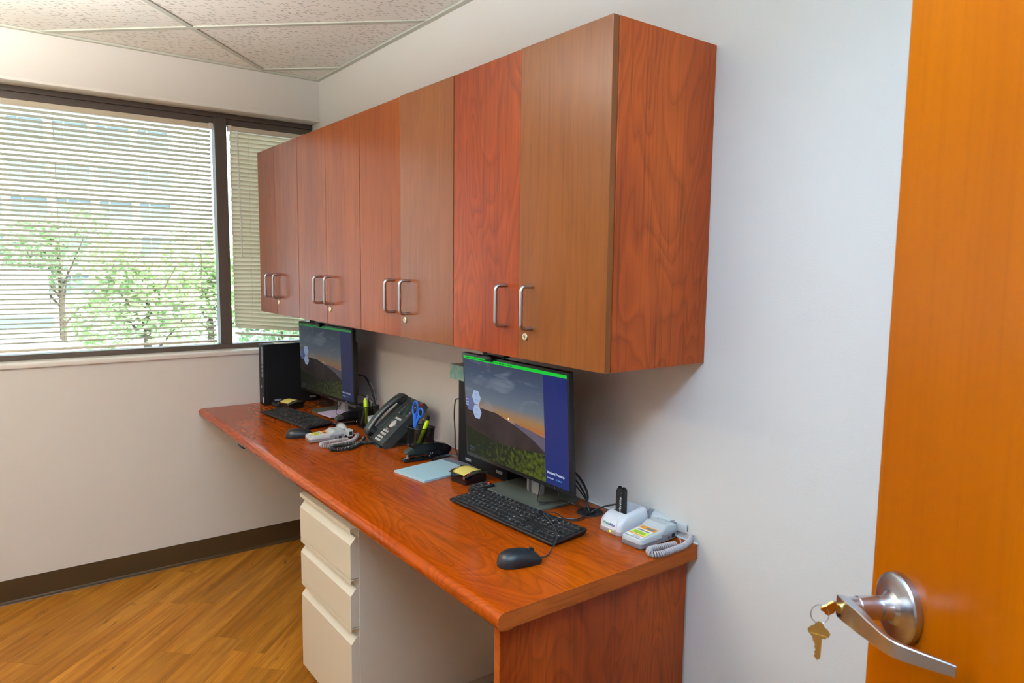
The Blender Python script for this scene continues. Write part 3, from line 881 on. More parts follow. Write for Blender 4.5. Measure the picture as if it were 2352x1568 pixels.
# ------------------------------------------------------------------ screens
def col_ramp(nt, fac, stops):
    r = nt.nodes.new('ShaderNodeValToRGB')
    els = r.color_ramp.elements
    els[0].position = stops[0][0]; els[0].color = (*stops[0][1], 1)
    els[1].position = stops[-1][0]; els[1].color = (*stops[-1][1], 1)
    for p, c in stops[1:-1]:
        e = els.new(p); e.color = (*c, 1)
    nt.links.new(fac, r.inputs['Fac'])
    return r.outputs['Color']

def screen_mats(k, g):
    """k: brightness; g: greying of a panel seen askew"""
    def tone(c):
        l = sum(c) / 3
        return tuple((x * (1 - g) + l * g) for x in c)
    out = {}
    m, nt, b = nodes_of('wallpaper_sky')
    N, L = nt.nodes, nt.links
    tc = N.new('ShaderNodeTexCoord'); sx = N.new('ShaderNodeSeparateXYZ'); L.new(tc.outputs['Object'], sx.inputs[0])
    mr = N.new('ShaderNodeMapRange'); mr.inputs['From Min'].default_value = -0.03; mr.inputs['From Max'].default_value = 0.165
    L.new(sx.outputs[2], mr.inputs['Value'])
    c = col_ramp(nt, mr.outputs[0], [(0.0, tone((0.40, 0.12, 0.02))), (0.16, tone((0.30, 0.17, 0.07))), (0.32, tone((0.12, 0.15, 0.19))), (0.7, tone((0.05, 0.075, 0.13))), (1.0, tone((0.035, 0.045, 0.08)))])
    mp = N.new('ShaderNodeMapping'); mp.inputs['Scale'].default_value = (6, 1, 17); mp.inputs['Rotation'].default_value = (0, R(-16), 0)
    L.new(tc.outputs['Object'], mp.inputs['Vector'])
    n = N.new('ShaderNodeTexNoise'); n.inputs['Scale'].default_value = 1.1; n.inputs['Detail'].default_value = 6; n.inputs['Distortion'].default_value = 0.7
    L.new(mp.outputs[0], n.inputs['Vector'])
    cl = N.new('ShaderNodeMapRange'); cl.inputs['From Min'].default_value = 0.52; cl.inputs['From Max'].default_value = 0.78; cl.inputs['To Max'].default_value = 0.75
    L.new(n.outputs['Fac'], cl.inputs['Value'])
    mx = N.new('ShaderNodeMix'); mx.data_type = 'RGBA'; L.new(cl.outputs[0], mx.inputs['Factor']); L.new(c, mx.inputs['A'])
    mx.inputs['B'].default_value = (*tone((0.24, 0.28, 0.32)), 1)
    L.new(mx.outputs['Result'], b.inputs['Emission Color']); b.inputs['Emission Strength'].default_value = k
    b.inputs['Base Color'].default_value = (0.004, 0.004, 0.004, 1); b.inputs['Roughness'].default_value = 0.5; b.inputs['Specular IOR Level'].default_value = 0.08
    out['sky'] = m
    def noisy(name, c0, c1, sc):
        m, nt, b = nodes_of(name)
        tc = nt.nodes.new('ShaderNodeTexCoord'); n = nt.nodes.new('ShaderNodeTexNoise')
        n.inputs['Scale'].default_value = sc; n.inputs['Detail'].default_value = 5
        nt.links.new(tc.outputs['Object'], n.inputs['Vector'])
        fac = n.outputs['Fac']
        if name == 'wallpaper_forest':      # the picture's slope is dark at its left and sunlit at its right
            sx = nt.nodes.new('ShaderNodeSeparateXYZ'); nt.links.new(tc.outputs['Object'], sx.inputs[0])
            ma = nt.nodes.new('ShaderNodeMath'); ma.operation = 'MULTIPLY_ADD'; ma.inputs[1].default_value = 0.75; ma.inputs[2].default_value = -0.10
            nt.links.new(sx.outputs[0], ma.inputs[0])
            mz = nt.nodes.new('ShaderNodeMath'); mz.operation = 'MULTIPLY_ADD'; mz.inputs[1].default_value = -1.0; 
            nt.links.new(sx.outputs[2], mz.inputs[0]); nt.links.new(ma.outputs[0], mz.inputs[2])
            mb2 = nt.nodes.new('ShaderNodeMath'); mb2.operation = 'ADD'; nt.links.new(mz.outputs[0], mb2.inputs[0]); nt.links.new(fac, mb2.inputs[1])
            ms = nt.nodes.new('ShaderNodeMath'); ms.operation = 'SUBTRACT'; ms.inputs[1].default_value = 0.10; nt.links.new(mb2.outputs[0], ms.inputs[0]); fac = ms.outputs[0]
        o = col_ramp(nt, fac, [(0.35, tone(c0)), (0.72, tone(c1))])
        nt.links.new(o, b.inputs['Emission Color']); b.inputs['Emission Strength'].default_value = k
        b.inputs['Base Color'].default_value = (0.004, 0.004, 0.004, 1); b.inputs['Roughness'].default_value = 0.5; b.inputs['Specular IOR Level'].default_value = 0.08
        return m
    out['hill'] = noisy('wallpaper_hill', (0.022, 0.014, 0.014), (0.045, 0.030, 0.030), 12)
    out['far'] = noisy('wallpaper_far_hills', (0.085, 0.07, 0.10), (0.12, 0.10, 0.14), 14)
    out['forest'] = noisy('wallpaper_forest', (0.010, 0.015, 0.006), (0.10, 0.13, 0.008), 75)
    out['panel'] = emis('panel_blue', tone((0.001, 0.012, 0.135)), k)
    out['green'] = emis('bar_green', (0.0, 0.55, 0.03) if g < .3 else (0.02, 0.34, 0.06), k)
    out['hex'] = emis('tile_pale_blue', (0.32, 0.42, 0.62), k)
    out['hex2'] = emis('tile_slate', (0.10, 0.12, 0.26), k)
    out['text'] = emis('screen_text', (0.7, 0.8, 1.0), k)
    out['cyan'] = emis('screen_text_cyan', (0.1, 0.45, 0.9), k)
    out['sun'] = emis('wallpaper_sun', (1.0, 0.75, 0.2), k)
    out['dark'] = emis('screen_text_dark', (0.0, 0.05, 0.0), k)
    return out

def monitor(x, y, z, yaw, tilt, w, h, k, g, label, base_xy, glare):
    # empty on the desk; viewer frame: X right (-y world), Y away (+x world)
    t = thing('computer_monitor', label, 'monitor', (base_xy[0], base_xy[1], ZD), -90 + yaw, 'computer monitors on the desk')
    inv = t.matrix_basis.inverted()
    head = bpy.data.objects.new('display_head', None)
    sm = screen_mats(k, g)
    T = Matrix.Translation((x, y, z)) @ Matrix.Rotation(R(-90 + yaw), 4, 'Z') @ Matrix.Rotation(R(tilt), 4, 'X')
    tm = Matrix.Translation(t.location) @ Matrix.Rotation(t.rotation_euler.z, 4, 'Z')
    mloc = tm.inverted() @ T            # panel frame in the thing's frame
    def put(o): 
        o.matrix_local = mloc
        return o
    bz = 0.0085; chin = 0.013
    b = MB(); b.bbox(-w / 2, -0.0005, -h / 2, w / 2, 0.016, h / 2, 0.002, 2)
    b.bbox(-w / 2 + 0.03, 0.010, -h / 2 + 0.03, w / 2 - 0.03, 0.045, h / 2 - 0.06, 0.012, 2)
    cas = put(b.build('casing', M['black'], t))
    x0, x1, z0, z1 = -w / 2 + bz, w / 2 - bz, -h / 2 + chin, h / 2 - bz
    Wd, Hd = x1 - x0, z1 - z0
    def P(u, v, lay): return (x0 + Wd * u, -0.0010 - lay * 0.00012, z1 - Hd * v)
    def poly(b, uv, mi, lay):
        b.add([P(u, v, lay) for u, v in uv], [tuple(range(len(uv)))], mi)
    order = ['sky', 'hill', 'far', 'forest', 'sun']
    b = MB()
    poly(b, [(0, 0), (0.8, 0), (0.8, 1), (0, 1)][::-1], 0, 0)
    poly(b, [(0.52, 0.545), (0.58, 0.56), (0.66, 0.57), (0.72, 0.585), (0.8, 0.60), (0.8, 1), (0.52, 1)][::-1], 2, 1)
    poly(b, [(0, 0.47), (0.10, 0.48), (0.17, 0.50), (0.24, 0.505), (0.34, 0.507), (0.42, 0.535), (0.52, 0.568), (0.61, 0.61), (0.70, 0.656), (0.76, 0.70), (0.8, 0.73), (0.8, 1), (0, 1)][::-1], 1, 2)
    poly(b, [(0, 0.72), (0.1, 0.75), (0.2, 0.765), (0.32, 0.80), (0.45, 0.79), (0.58, 0.775), (0.68, 0.765), (0.8, 0.75), (0.8, 1), (0, 1)][::-1], 3, 3)
    poly(b, [(0.465 + 0.008 * math.cos(a), 0.525 + 0.011 * math.sin(a)) for a in [2 * PI * i / 12 for i in range(12)]], 4, 4)
    put(b.build('screen', [sm[o] for o in order], t))
    b = MB(); poly(b, [(0.8, 0), (1, 0), (1, 1), (0.8, 1)][::-1], 0, 1); put(b.build('side_panel', sm['panel'], t))
    b = MB(); poly(b, [(0, 0), (1, 0), (1, 0.030), (0, 0.030)][::-1], 0, 5)
    rt = random.Random(3); q = 0.035      # the line of tiny print on the green bar, too small to read in the photo
    while q < 0.50:
        w_ = rt.uniform(0.008, 0.026)
        b.box(x0 + Wd * q, -0.00178, z1 - 0.0062, x0 + Wd * (q + w_), -0.00172, z1 - 0.0040, 1); q += w_ + 0.006
    put(b.build('title_bar', [sm['green'], sm['dark']], t))
    def hexa(b, cx, cz, r, mi, lay, xmin=-9):
        pts = [(max(cx + r * math.cos(R(a)), xmin), -0.0010 - lay * 0.00012, cz + r * math.sin(R(a))) for a in range(0, 360, 60)]
        b.add(pts, [tuple(range(6))], mi)
    b = MB()
    hx1 = x0 + 0.128 * Wd
    hexa(b, hx1, z1 - 0.405 * Hd, 0.0255, 0, 5); hexa(b, hx1 + 0.001, z1 - 0.550 * Hd, 0.0255, 0, 5)
    hexa(b, x0 + 0.028, z1 - 0.478 * Hd, 0.0275, 1, 4, x0)
    for cz in (0.405, 0.55):
        b.box(hx1 - 0.011, -0.00185, z1 - cz * Hd - 0.008, hx1 + 0.011, -0.0018, z1 - cz * Hd - 0.0072, 1)
        b.box(hx1 - 0.006, -0.00185, z1 - cz * Hd - 0.0115, hx1 + 0.006, -0.0018, z1 - cz * Hd - 0.0107, 1)
        hexa(b, hx1, z1 - cz * Hd + 0.0065, 0.0058, 1, 6); hexa(b, hx1, z1 - cz * Hd + 0.0065, 0.0048, 0, 7)
    for q in (0.45, 0.48, 0.505):
        b.box(x0 + 0.004, -0.00185, z1 - q * Hd, x0 + 0.020, -0.0018, z1 - q * Hd + 0.0025, 0)
    put(b.build('menu_tiles', [sm['hex'], sm['hex2']], t))
    b = MB()
    vs, fs = text_geo('Standard Desktop', 0.0105, bold=0.0001); b.add([(p.x + x0 + 0.812 * Wd, -0.0016, p.y + z1 - 0.905 * Hd) for p in vs], fs, 0)
    vs, fs = text_geo('Computer:', 0.0070); b.add([(p.x + x0 + 0.812 * Wd, -0.0016, p.y + z1 - 0.95 * Hd) for p in vs], fs, 0)
    vs, fs = text_geo('0776016', 0.0070); b.add([(p.x + x0 + 0.888 * Wd, -0.0016, p.y + z1 - 0.95 * Hd) for p in vs], fs, 1)
    put(b.build('screen_lettering', [sm['text'], sm['cyan']], t))
    b = MB()
    for (a0, c0, a1, c1) in ((0.03, 0.925, 0.085, 0.928), (0.03, 0.962, 0.085, 0.965), (0.03, 0.925, 0.0315, 0.965), (0.0835, 0.925, 0.085, 0.965), (0.045, 0.94, 0.07, 0.948)):
        b.box(x0 + Wd * a0, -0.0018, z1 - Hd * c1, x0 + Wd * a1, -0.0017, z1 - Hd * c0)
    put(b.build('logo_box', sm['hex2'], t))
    put(MB().cyl((w / 2 - 0.075, -0.0012, -h / 2 + 0.006), 0.0012, 0.001, 8, axis='Y').build('power_light', M['violet'], t))
    # stand: neck and base plate
    nx = (tm.inverted() @ Vector((x, y, z))).x
    b = MB()
    b.bbox(0.000, 0.000, 0.004, 0.036, 0.012, 0.30, 0.001, 1); b.bbox(-0.034, 0.008, 0.004, 0.002, 0.012, 0.30, 0.001, 1)
    b.bbox(-0.018, -0.002, 0.004, -0.012, 0.014, 0.31, 0.001, 1); b.bbox(0.034, 0.0005, 0.004, 0.040, 0.020, 0.31, 0.001, 1)
    b.build('neck', M['neck'], t)
    b = MB(); b.bbox(-0.03, -0.042, 0.19, 0.03, 0.002, 0.27, 0.004, 2); b.build('mount', M['black'], t)
    b = MB(); r = 0.035; x_, y_ = 0.140, 0.092
    pts = []
    for cx, cy, a0 in ((x_ - r, y_ - r, 0), (-x_ + r, y_ - r, 90), (-x_ + r, -y_ + r, 180), (x_ - r, -y_ + r, 270)):
        pts += [(cx + r * math.cos(R(a0 + a)), cy + r * math.sin(R(a0 + a))) for a in range(0, 91, 15)]
    b.prism(pts, 0.0, 0.0085, smooth=True)
    b.build('base_plate', M['stand'], t, bevel=0.0012)
    return t, mloc
mon1, ml1 = monitor(-0.193, -1.948, 1.017, -0.5, 3.4, 0.53, 0.345, 1.0, 0.0, 'near computer monitor with a sunset wallpaper, behind the nearest keyboard', (-0.108, -1.938), 0)
mon2, ml2 = monitor(-0.168, -0.440, 1.013, 5.5, 1.0, 0.53, 0.345, 0.55, 0.35, 'far computer monitor with a dim sunset wallpaper, beside the window', (-0.108, -0.47), 0)

def webcam(mon, ml, w_off, h, label):
    T = Matrix.Translation(mon.location) @ Matrix.Rotation(mon.rotation_euler.z, 4, 'Z') @ ml
    q = T @ Vector((w_off, 0.004, h / 2 + 0.0002))
    t = thing('webcam', label, 'webcam', tuple(q), math.degrees(mon.rotation_euler.z), 'webcams clipped onto the monitors')
    b = MB(); b.bbox(-0.048, -0.006, 0.003, 0.070, 0.020, 0.0205, 0.005, 3); b.build('body', M['gloss_black'], t)
    b = MB(); b.bbox(-0.016, -0.016, -0.012, 0.016, -0.0055, 0.004, 0.002, 2); b.bbox(-0.02, -0.010, 0.0, 0.02, 0.016, 0.0045, 0.001, 1)
    b.build('clip', M['black'], t)
    MB().cyl((-0.03, -0.0085, 0.012), 0.0055, 0.003, 20, axis='Y').build('lens', M['slot'], t)
    MB().cyl((0.050, -0.0065, 0.012), 0.001, 0.001, 8, axis='Y').build('indicator', M['button_white'], t)
    MB().tube(spline([(0.0, 0.020, 0.010), (0.004, 0.040, 0.0), (0.006, 0.05, -0.04), (0.0, 0.05, -0.12)], 6), 0.0018, 6).build('cable', M['cable'], t)
    return t
webcam(mon1, ml1, -0.100, 0.345, 'black webcam clipped on top of the near monitor')
webcam(mon2, ml2, -0.035, 0.345, 'black webcam clipped on top of the far monitor')

# ------------------------------------------------------------------ keyboards
def key_rows():
    U = 0.0190
    keys = []            # (x, y, w, h) in user frame from the left-front corner; legends later
    def row(y, x, ws, h=1.0):
        for w in ws:
            if w > 0: keys.append((x, y, w * U, h * U))
            x += abs(w) * U
    x0 = 0.010
    row(0.0 * U, x0, [1.25, 1.25, 1.25, 1.25, 5.0, 1.25, 1.25, 1.25, 1.25])
    row(1.0 * U, x0, [2.25] + [1] * 10 + [2.75])
    row(2.0 * U, x0, [1.75] + [1] * 11 + [2.25])
    row(3.0 * U, x0, [1.5] + [1] * 12 + [1.5])
    row(4.0 * U, x0, [1] * 13 + [2])
    row(5.1 * U, x0, [1] + [-0.6] + [1] * 4 + [-0.3] + [1] * 4 + [-0.3] + [1] * 4, 0.8)
    xn = x0 + 15.3 * U
    row(0, xn, [1, 1, 1]); row(U, xn, [-1, 1, -1])
    row(3 * U, xn, [1, 1, 1]); row(4 * U, xn, [1, 1, 1]); row(5.1 * U, xn, [1, 1, 1], 0.8)
    xp = xn + 3.3 * U
    row(0, xp, [2, 1]); row(U, xp, [1, 1, 1]); row(2 * U, xp, [1, 1, 1]); row(3 * U, xp, [1, 1, 1]); row(4 * U, xp, [1, 1, 1, 1])
    keys.append((xp + 3 * U, 0, U, 2 * U)); keys.append((xp + 3 * U, 2 * U, U, 2 * U))
    row(5.1 * U, xp, [1, 1, 1, 1], 0.8)
    return keys
LEG = {}
_chars = ['Ctrl', 'Fn', 'W', 'Alt', '', 'Alt', 'Fn', 'M', 'Ctrl'] + ['Shift'] + list('ZXCVBNM,./') + ['Shift'] + ['Caps'] + list("ASDFGHJKL;'") + ['Enter'] + ['Tab'] + list('QWERTYUIOP[]') + ['\\'] \
    + list('`1234567890-=') + ['Back'] + ['Esc'] + ['F%d' % i for i in range(1, 13)] + ['<', 'v', '>', '^'] + ['Del', 'End', 'PgDn', 'Ins', 'Hm', 'PgUp', 'Prt', 'Scr', 'Br'] \
    + ['0', '.', '1', '2', '3', '4', '5', '6', '7', '8', '9', 'Num', '/', '*', '-', 'Ent', '+', 'o', 'o', 'o', 'o']
key_src = {}
def keyboard(loc, rot, label):
    t = thing('keyboard', label, 'keyboard', loc, rot, 'keyboards on the desk')
    Wk, Dk = 0.446, 0.127
    zf, zr = 0.012, 0.021           # height at front and rear
    b = MB()
    def sect(ins, zo):
        return [(-Wk / 2 + ins, -Dk / 2 + ins, zf + zo), (Wk / 2 - ins, -Dk / 2 + ins, zf + zo), (Wk / 2 - ins, Dk / 2 - ins, zr + zo), (-Wk / 2 + ins, Dk / 2 - ins, zr + zo)]
    bot = [(-Wk / 2 + 0.010, -Dk / 2 + 0.010, 0.0), (Wk / 2 - 0.010, -Dk / 2 + 0.010, 0.0), (Wk / 2 - 0.010, Dk / 2 - 0.008, 0.0), (-Wk / 2 + 0.010, Dk / 2 - 0.008, 0.0)]
    b.loft([bot, sect(0.0, -0.006), sect(0.0, -0.001), sect(0.002, 0.0)], 0, False, True)
    b.build('case', M['black'], t, bevel=0.0015)
    sl = math.atan2(zr - zf, Dk)
    F = Matrix.Translation((-Wk / 2, -Dk / 2, zf)) @ Matrix.Rotation(sl, 4, 'X') @ Matrix.Translation((0.0015, 0.0075, 0.0))
    leg = MB(); ci = 0
    for (x, y, w, h) in key_rows():
        kk = (round(w, 4), round(h, 4))
        if kk not in key_src:
            g = 0.0011
            w2, h2 = w / 2 - g, h / 2 - g
            b = MB()
            ring = lambda a, c2, z: [(-a, -c2, z), (a, -c2, z), (a, c2, z), (-a, c2, z)]
            b.loft([ring(w2, h2, 0.0), ring(w2, h2, 0.0012), ring(w2 - 0.0013, h2 - 0.0013, 0.0034)], 0, False, True)
            o = b.build('key', M['key_black'], t)
            key_src[kk] = o
        else:
            o = copy_of(key_src[kk], t)
        o.matrix_local = F @ Matrix.Translation((x + w / 2, y + h / 2, 0))
        s = _chars[ci] if ci < len(_chars) else ''
        ci += 1
        if s:
            small = len(s) > 1
            kx = (s, small)
            if kx not in LEG: LEG[kx] = text_geo(s, 0.0042 if small else 0.0062, bold=0.00012)
            vs, fs = LEG[kx]
            MM = F @ Matrix.Translation((x + 0.0042, y + h - (0.0075 if small else 0.0085), 0.00352))
            leg.add(vs, fs, 1 if s in ('Fn', 'Prt', 'Scr', 'Br', 'F9', 'F10', 'F11', 'F12') else 0, False, MM)
    leg.build('key_legends', [M['white_ink'], M['blue_print']], t)
    return t
keyboard((-0.276, -2.071, ZD), -90 + 3.6, 'black keyboard in front of the near monitor')
keyboard((-0.336, -0.500, ZD), -90 + 6.9, 'black keyboard in front of the far monitor by the window')

# ------------------------------------------------------------------ mice
def mouse(loc, rot, label, cable=None, cwhich=''):
    t = thing('computer_mouse', label, 'mouse', loc, rot, 'computer mice on the desk')
    # local X = forward (cable end)
    rings = []; n = 28
    L = 0.113
    xs = [0.0, 0.008, 0.03, 0.06, 0.10, 0.2, 0.34, 0.5, 0.66, 0.8, 0.9, 0.95, 0.98, 1.0]
    for f in xs:
        xx = (f - 0.5) * L
        wd = 0.031 * (1 - abs(2 * f - 1) ** 3.2) ** 0.5 * (1.0 if f < .5 else 0.94) + 0.0005
        ht = 0.0375 * (1 - abs((f - 0.36) / 0.66) ** 2.3) ** 0.55 if abs((f - 0.36) / 0.66) < 1 else 0.002
        ht = max(ht * (1 - abs(2 * f - 1) ** 7) ** 0.5, 0.004)
        ring = []
        for i in range(n):
            a = PI * i / (n - 1)
            ring.append((xx, -wd * math.cos(a), 0.0085 * min(1, ht / 0.01) + (ht - 0.0085) * max(0, math.sin(a)) ** 0.8 if ht > 0.0085 else ht))
        ring += [(xx, wd * 0.93, 0.0015), (xx, -wd * 0.93, 0.0015)]
        rings.append(ring)
    MB().loft(rings, 0, True, True).build('shell', M['mouse_black'], t, angle=50)
    b = MB(); b.cyl((L * 0.26, -0.0035, 0.0285), 0.0075, 0.007, 20, axis='Y'); b.build('scroll_wheel', M['black'], t)
    MB().prism([(-0.046, -0.020), (0.045, -0.022), (0.045, 0.022), (-0.046, 0.020)], 0.0, 0.0025).build('foot', M['slot'], t)
    if cable:
        inv = (Matrix.Translation(loc) @ Matrix.Rotation(R(rot), 4, 'Z')).inverted()
        pts = [inv @ Vector(p) for p in cable]
        MB().tube(spline(pts, 6), 0.0017, 6).build('cable', M['cable'], t)
    return t
cz = ZD + 0.003; kz = ZD + 0.0285
mouse((-0.448, -2.322, ZD), -14, 'black computer mouse by the front corner of the desk, nearest the camera',
      [(-0.404, -2.334, ZD + .009), (-0.390, -2.337, ZD + .007), (-0.360, -2.325, cz), (-0.315, -2.302, cz + .022), (-0.278, -2.252, kz), (-0.255, -2.20, kz + .002), (-0.235, -2.155, kz + .002),
       (-0.205, -2.166, kz + .001), (-0.178, -2.180, cz + .006), (-0.148, -2.194, cz), (-0.116, -2.191, cz), (-0.085, -2.165, cz), (-0.070, -2.158, ZD + .004)])
mouse((-0.435, -0.822, ZD), -18, 'black computer mouse between the far keyboard and the phone',
      [(-0.381, -0.839, ZD + .010), (-0.35, -0.84, cz), (-0.31, -0.80, cz), (-0.27, -0.76, cz), (-0.225, -0.74, cz)])

def cable_thing(label, pts, r=0.0018, m=None, name='cable', per=7, group=None, cat='cable'):
    P = spline(pts, per)
    o0 = P[0].copy()
    b = MB().tube([p - o0 for p in P], r, 6)
    o = b.build(name, m or M['cable'])
    o.location = o0
    return tag(o, label, cat, group)
cable_thing('thin black cable looping from under the near monitor across its stand to the desk grommet',
            [(-0.110, -1.985, 0.86), (-0.128, -2.002, 0.80), (-0.150, -2.022, 0.773), (-0.130, -2.048, 0.7735), (-0.088, -2.062, 0.7735), (-0.064, -2.085, cz), (-0.062, -2.121, cz), (-0.075, -2.160, ZD + .003)], 0.0017)
cable_thing('thin black cable running behind the near keyboard towards the desk grommet',
            [(-0.222, -2.110, ZD + .012), (-0.183, -2.131, cz), (-0.162, -2.163, cz), (-0.138, -2.183, cz), (-0.108, -2.180, cz), (-0.090, -2.168, ZD + .004)], 0.0017)
for k, (dx, dz, r, mt, lab) in enumerate(((0.0, 0.0, 0.0034, 'cable', 'thick black cable of the bundle dropping from the near monitor into the desk grommet, outermost'),
                                     (0.013, -0.010, 0.0030, 'cable', 'black cable in the middle of the bundle behind the near monitor'),
                                     (-0.004, -0.014, 0.0028, 'grey_cable', 'light grey cable of the bundle behind the near monitor'),
                                     (0.020, -0.020, 0.0022, 'cable', 'innermost thin black cable of the bundle behind the near monitor'))):
    cable_thing(lab, [(-0.06, -1.99 + dx, 0.885 + dz), (-0.055, -2.050 + dx * 1.6, 0.868 + dz), (-0.050, -2.095 + dx * 1.5, 0.845 + dz), (-0.052, -2.130 + dx, 0.812 + dz * .6), (-0.062, -2.145, 0.782), (-0.066 + k * .003, -2.156 + k * .004, ZD + .0022)],
                r, M[mt], group='cables in the bundle behind the near monitor')
cable_thing('short black cable arching from the desk grommet up behind the white charger', [(-0.068, -2.168, ZD + .004), (-0.048, -2.195, 0.785), (-0.025, -2.235, 0.800), (-0.0085, -2.275, 0.803), (-0.0080, -2.32, 0.800), (-0.0085, -2.345, 0.79), (-0.011, -2.352, 0.780)], 0.0026)
cable_thing('velcro strap of cables with a loose end under the near monitor edge', [(-0.168, -2.050, 0.7745), (-0.135, -2.062, 0.7765), (-0.112, -2.060, 0.7765), (-0.100, -2.058, 0.786), (-0.098, -2.056, 0.80)], 0.0022)
cable_thing('thin black cable hanging beside the near computer tower', [(-0.088, -1.5005, 0.990), (-0.088, -1.480, 0.990), (-0.082, -1.452, 0.975), (-0.078, -1.440, 0.92), (-0.078, -1.445, 0.86), (-0.080, -1.452, 0.80), (-0.080, -1.475, ZD + .006)], 0.0026)
for k, dd in enumerate((0.0, 0.012)):
    cable_thing(('outer' if k == 0 else 'inner') + ' turn of the black cable coil behind the near stapler and blue notepad',
                [(-0.190 + dd, -1.466, cz), (-0.172 + dd, -1.436, cz + dd * .3), (-0.135 + dd, -1.424 - dd, cz + .005), (-0.102 + dd, -1.430 - dd, cz + .007), (-0.085 + dd * .5, -1.45, cz + .006), (-0.078, -1.482, cz)], 0.0030,
                group='turns of the cable coil behind the near stapler')
for k, (dy, lab) in enumerate(((0.0, 'left'), (-0.028, 'right'))):
    cable_thing(lab + ' black cable looping down behind the far monitor onto the wall side of the desk',
                [(-0.085, -0.60 + dy * .2, 0.965), (-0.055, -0.625 + dy * .5, 0.955), (-0.040, -0.655 + dy, 0.91), (-0.036, -0.690 + dy * .6, 0.85), (-0.036, -0.730, 0.80), (-0.040, -0.742 + dy * .3, cz + .001)], 0.0036,
                group='cables behind the far monitor')
cable_thing('thin black cable crossing the lilac notepad stack by the far monitor stand', [(-0.120, -0.545, 0.845), (-0.165, -0.560, 0.80), (-0.165, -0.575, 0.7785), (-0.12, -0.60, 0.7785), (-0.07, -0.615, 0.776)], 0.0016)
cable_thing('thin black cable looping from the far keyboard past the far stand', [(-0.275, -0.48, ZD + .020), (-0.248, -0.445, cz + .001), (-0.225, -0.37, cz), (-0.223, -0.315, cz), (-0.175, -0.26, cz), (-0.12, -0.215, cz)], 0.0016)
cable_thing('coiled black cable heap behind the far monitor stand', [(-0.09 + 0.035 * math.cos(a), -0.245 + 0.05 * math.sin(a), cz + 0.0012 * a) for a in [0.5 * i for i in range(0, 38)]], 0.0022, per=2)
cable_thing('thin black cable curving down the wall beside the far monitor', [(-0.05, -0.56, 0.86), (-0.02, -0.60, 0.845), (-0.015, -0.66, 0.825), (-0.02, -0.70, 0.80), (-0.03, -0.74, 0.80)], 0.0018)

# ------------------------------------------------------------------ towers
def tower(loc, rot, w, d, h, label, vents=False):
    # local: X = depth axis (front at -X), width along Y
    t = thing('computer_tower', label, 'computer', loc, rot, 'black desktop computers standing on the desk')
    b = MB(); b.bbox(-d / 2 + 0.012, -w / 2, 0.0, d / 2, w / 2, h, 0.0015, 1); b.build('case', M['tower_black'], t)
    b = MB(); b.bbox(-d / 2, -w / 2 + 0.0005, 0.001, -d / 2 + 0.0125, w / 2 - 0.0005, h - 0.001, 0.003, 2); b.build('bezel', M['tower_black'], t)
    b = MB(); b.bbox(-d / 2 - 0.0008, -w / 2 + 0.014, h - 0.165, -d / 2 + 0.002, -w / 2 + 0.034, h - 0.012, 0.001, 1); b.build('drive_strip', M['mid_grey'], t)
    b = MB()
    for z in (h - 0.105, h - 0.125, h - 0.145): b.box(-d / 2 - 0.0014, -w / 2 + 0.018, z, -d / 2 - 0.0007, -w / 2 + 0.030, z + 0.006)
    b.build('port', M['slot'], t)
    MB().box(-d / 2 - 0.0004, -w / 2 + 0.008, 0.012, -d / 2 + 0.001, -w / 2 + 0.022, 0.040).build('sticker', M['light_grey'], t)
    MB().cyl((-d / 2 - 0.0006, 0.004, h * 0.30), 0.008, 0.0006, 16, axis='X').build('badge', M['neck'], t)
    b = MB()
    for x in (-d / 2 + 0.05, d / 2 - 0.06): b.bbox(x, -w / 2 - 0.0015, 0.018, x + 0.035, -w / 2 + 0.001, 0.028, 0.001, 1)
    b.build('side_foot', M['mid_grey'], t)
    return t
tower((-0.205, -0.0625, ZD), 0, 0.078, 0.29, 0.306, 'black slim computer tower standing upright in the window corner of the desk')
tower((-0.0505, -1.6450, ZD), -90, 0.092, 0.298, 0.306, 'black slim computer tower standing against the wall behind the near monitor')
o = MB().bbox(-0.05, -0.025, 0, 0.05, 0.025, 0.0012, 0.0004, 1).build('card', M['paper'])
o.location = (-0.235, -0.065, ZD + 0.306); tag(o, 'strip of white card lying on top of the computer tower in the window corner', 'card')

def tissue_mat():
    m, nt, b = nodes_of('watercolour_card')
    tc = nt.nodes.new('ShaderNodeTexCoord'); n = nt.nodes.new('ShaderNodeTexNoise')
    n.inputs['Scale'].default_value = 16; n.inputs['Detail'].default_value = 4; n.inputs['Distortion'].default_value = 1.4
    nt.links.new(tc.outputs['Object'], n.inputs['Vector'])
    c = col_ramp(nt, n.outputs['Fac'], [(0.3, (0.10, 0.30, 0.26)), (0.45, (0.22, 0.42, 0.38)), (0.55, (0.42, 0.48, 0.38)), (0.7, (0.50, 0.46, 0.36))])
    nt.links.new(c, b.inputs['Base Color']); b.inputs['Roughness'].default_value = 0.5
    return m
t = thing('tissue_box', 'teal watercolour-patterned tissue box on top of the tower behind the near monitor', 'tissue box', (-0.075, -1.600, ZD + 0.306), -90)
b = MB(); b.bbox(-0.125, -0.045, 0, 0.125, 0.065, 0.052, 0.001, 1); b.build('carton', tissue_mat(), t)
b = MB(); b.prism([(0.05 * math.cos(a), 0.01 + 0.022 * math.sin(a)) for a in [2 * PI * i / 20 for i in range(20)]], 0.0521, 0.0526); b.build('slot', M['slot'], t)

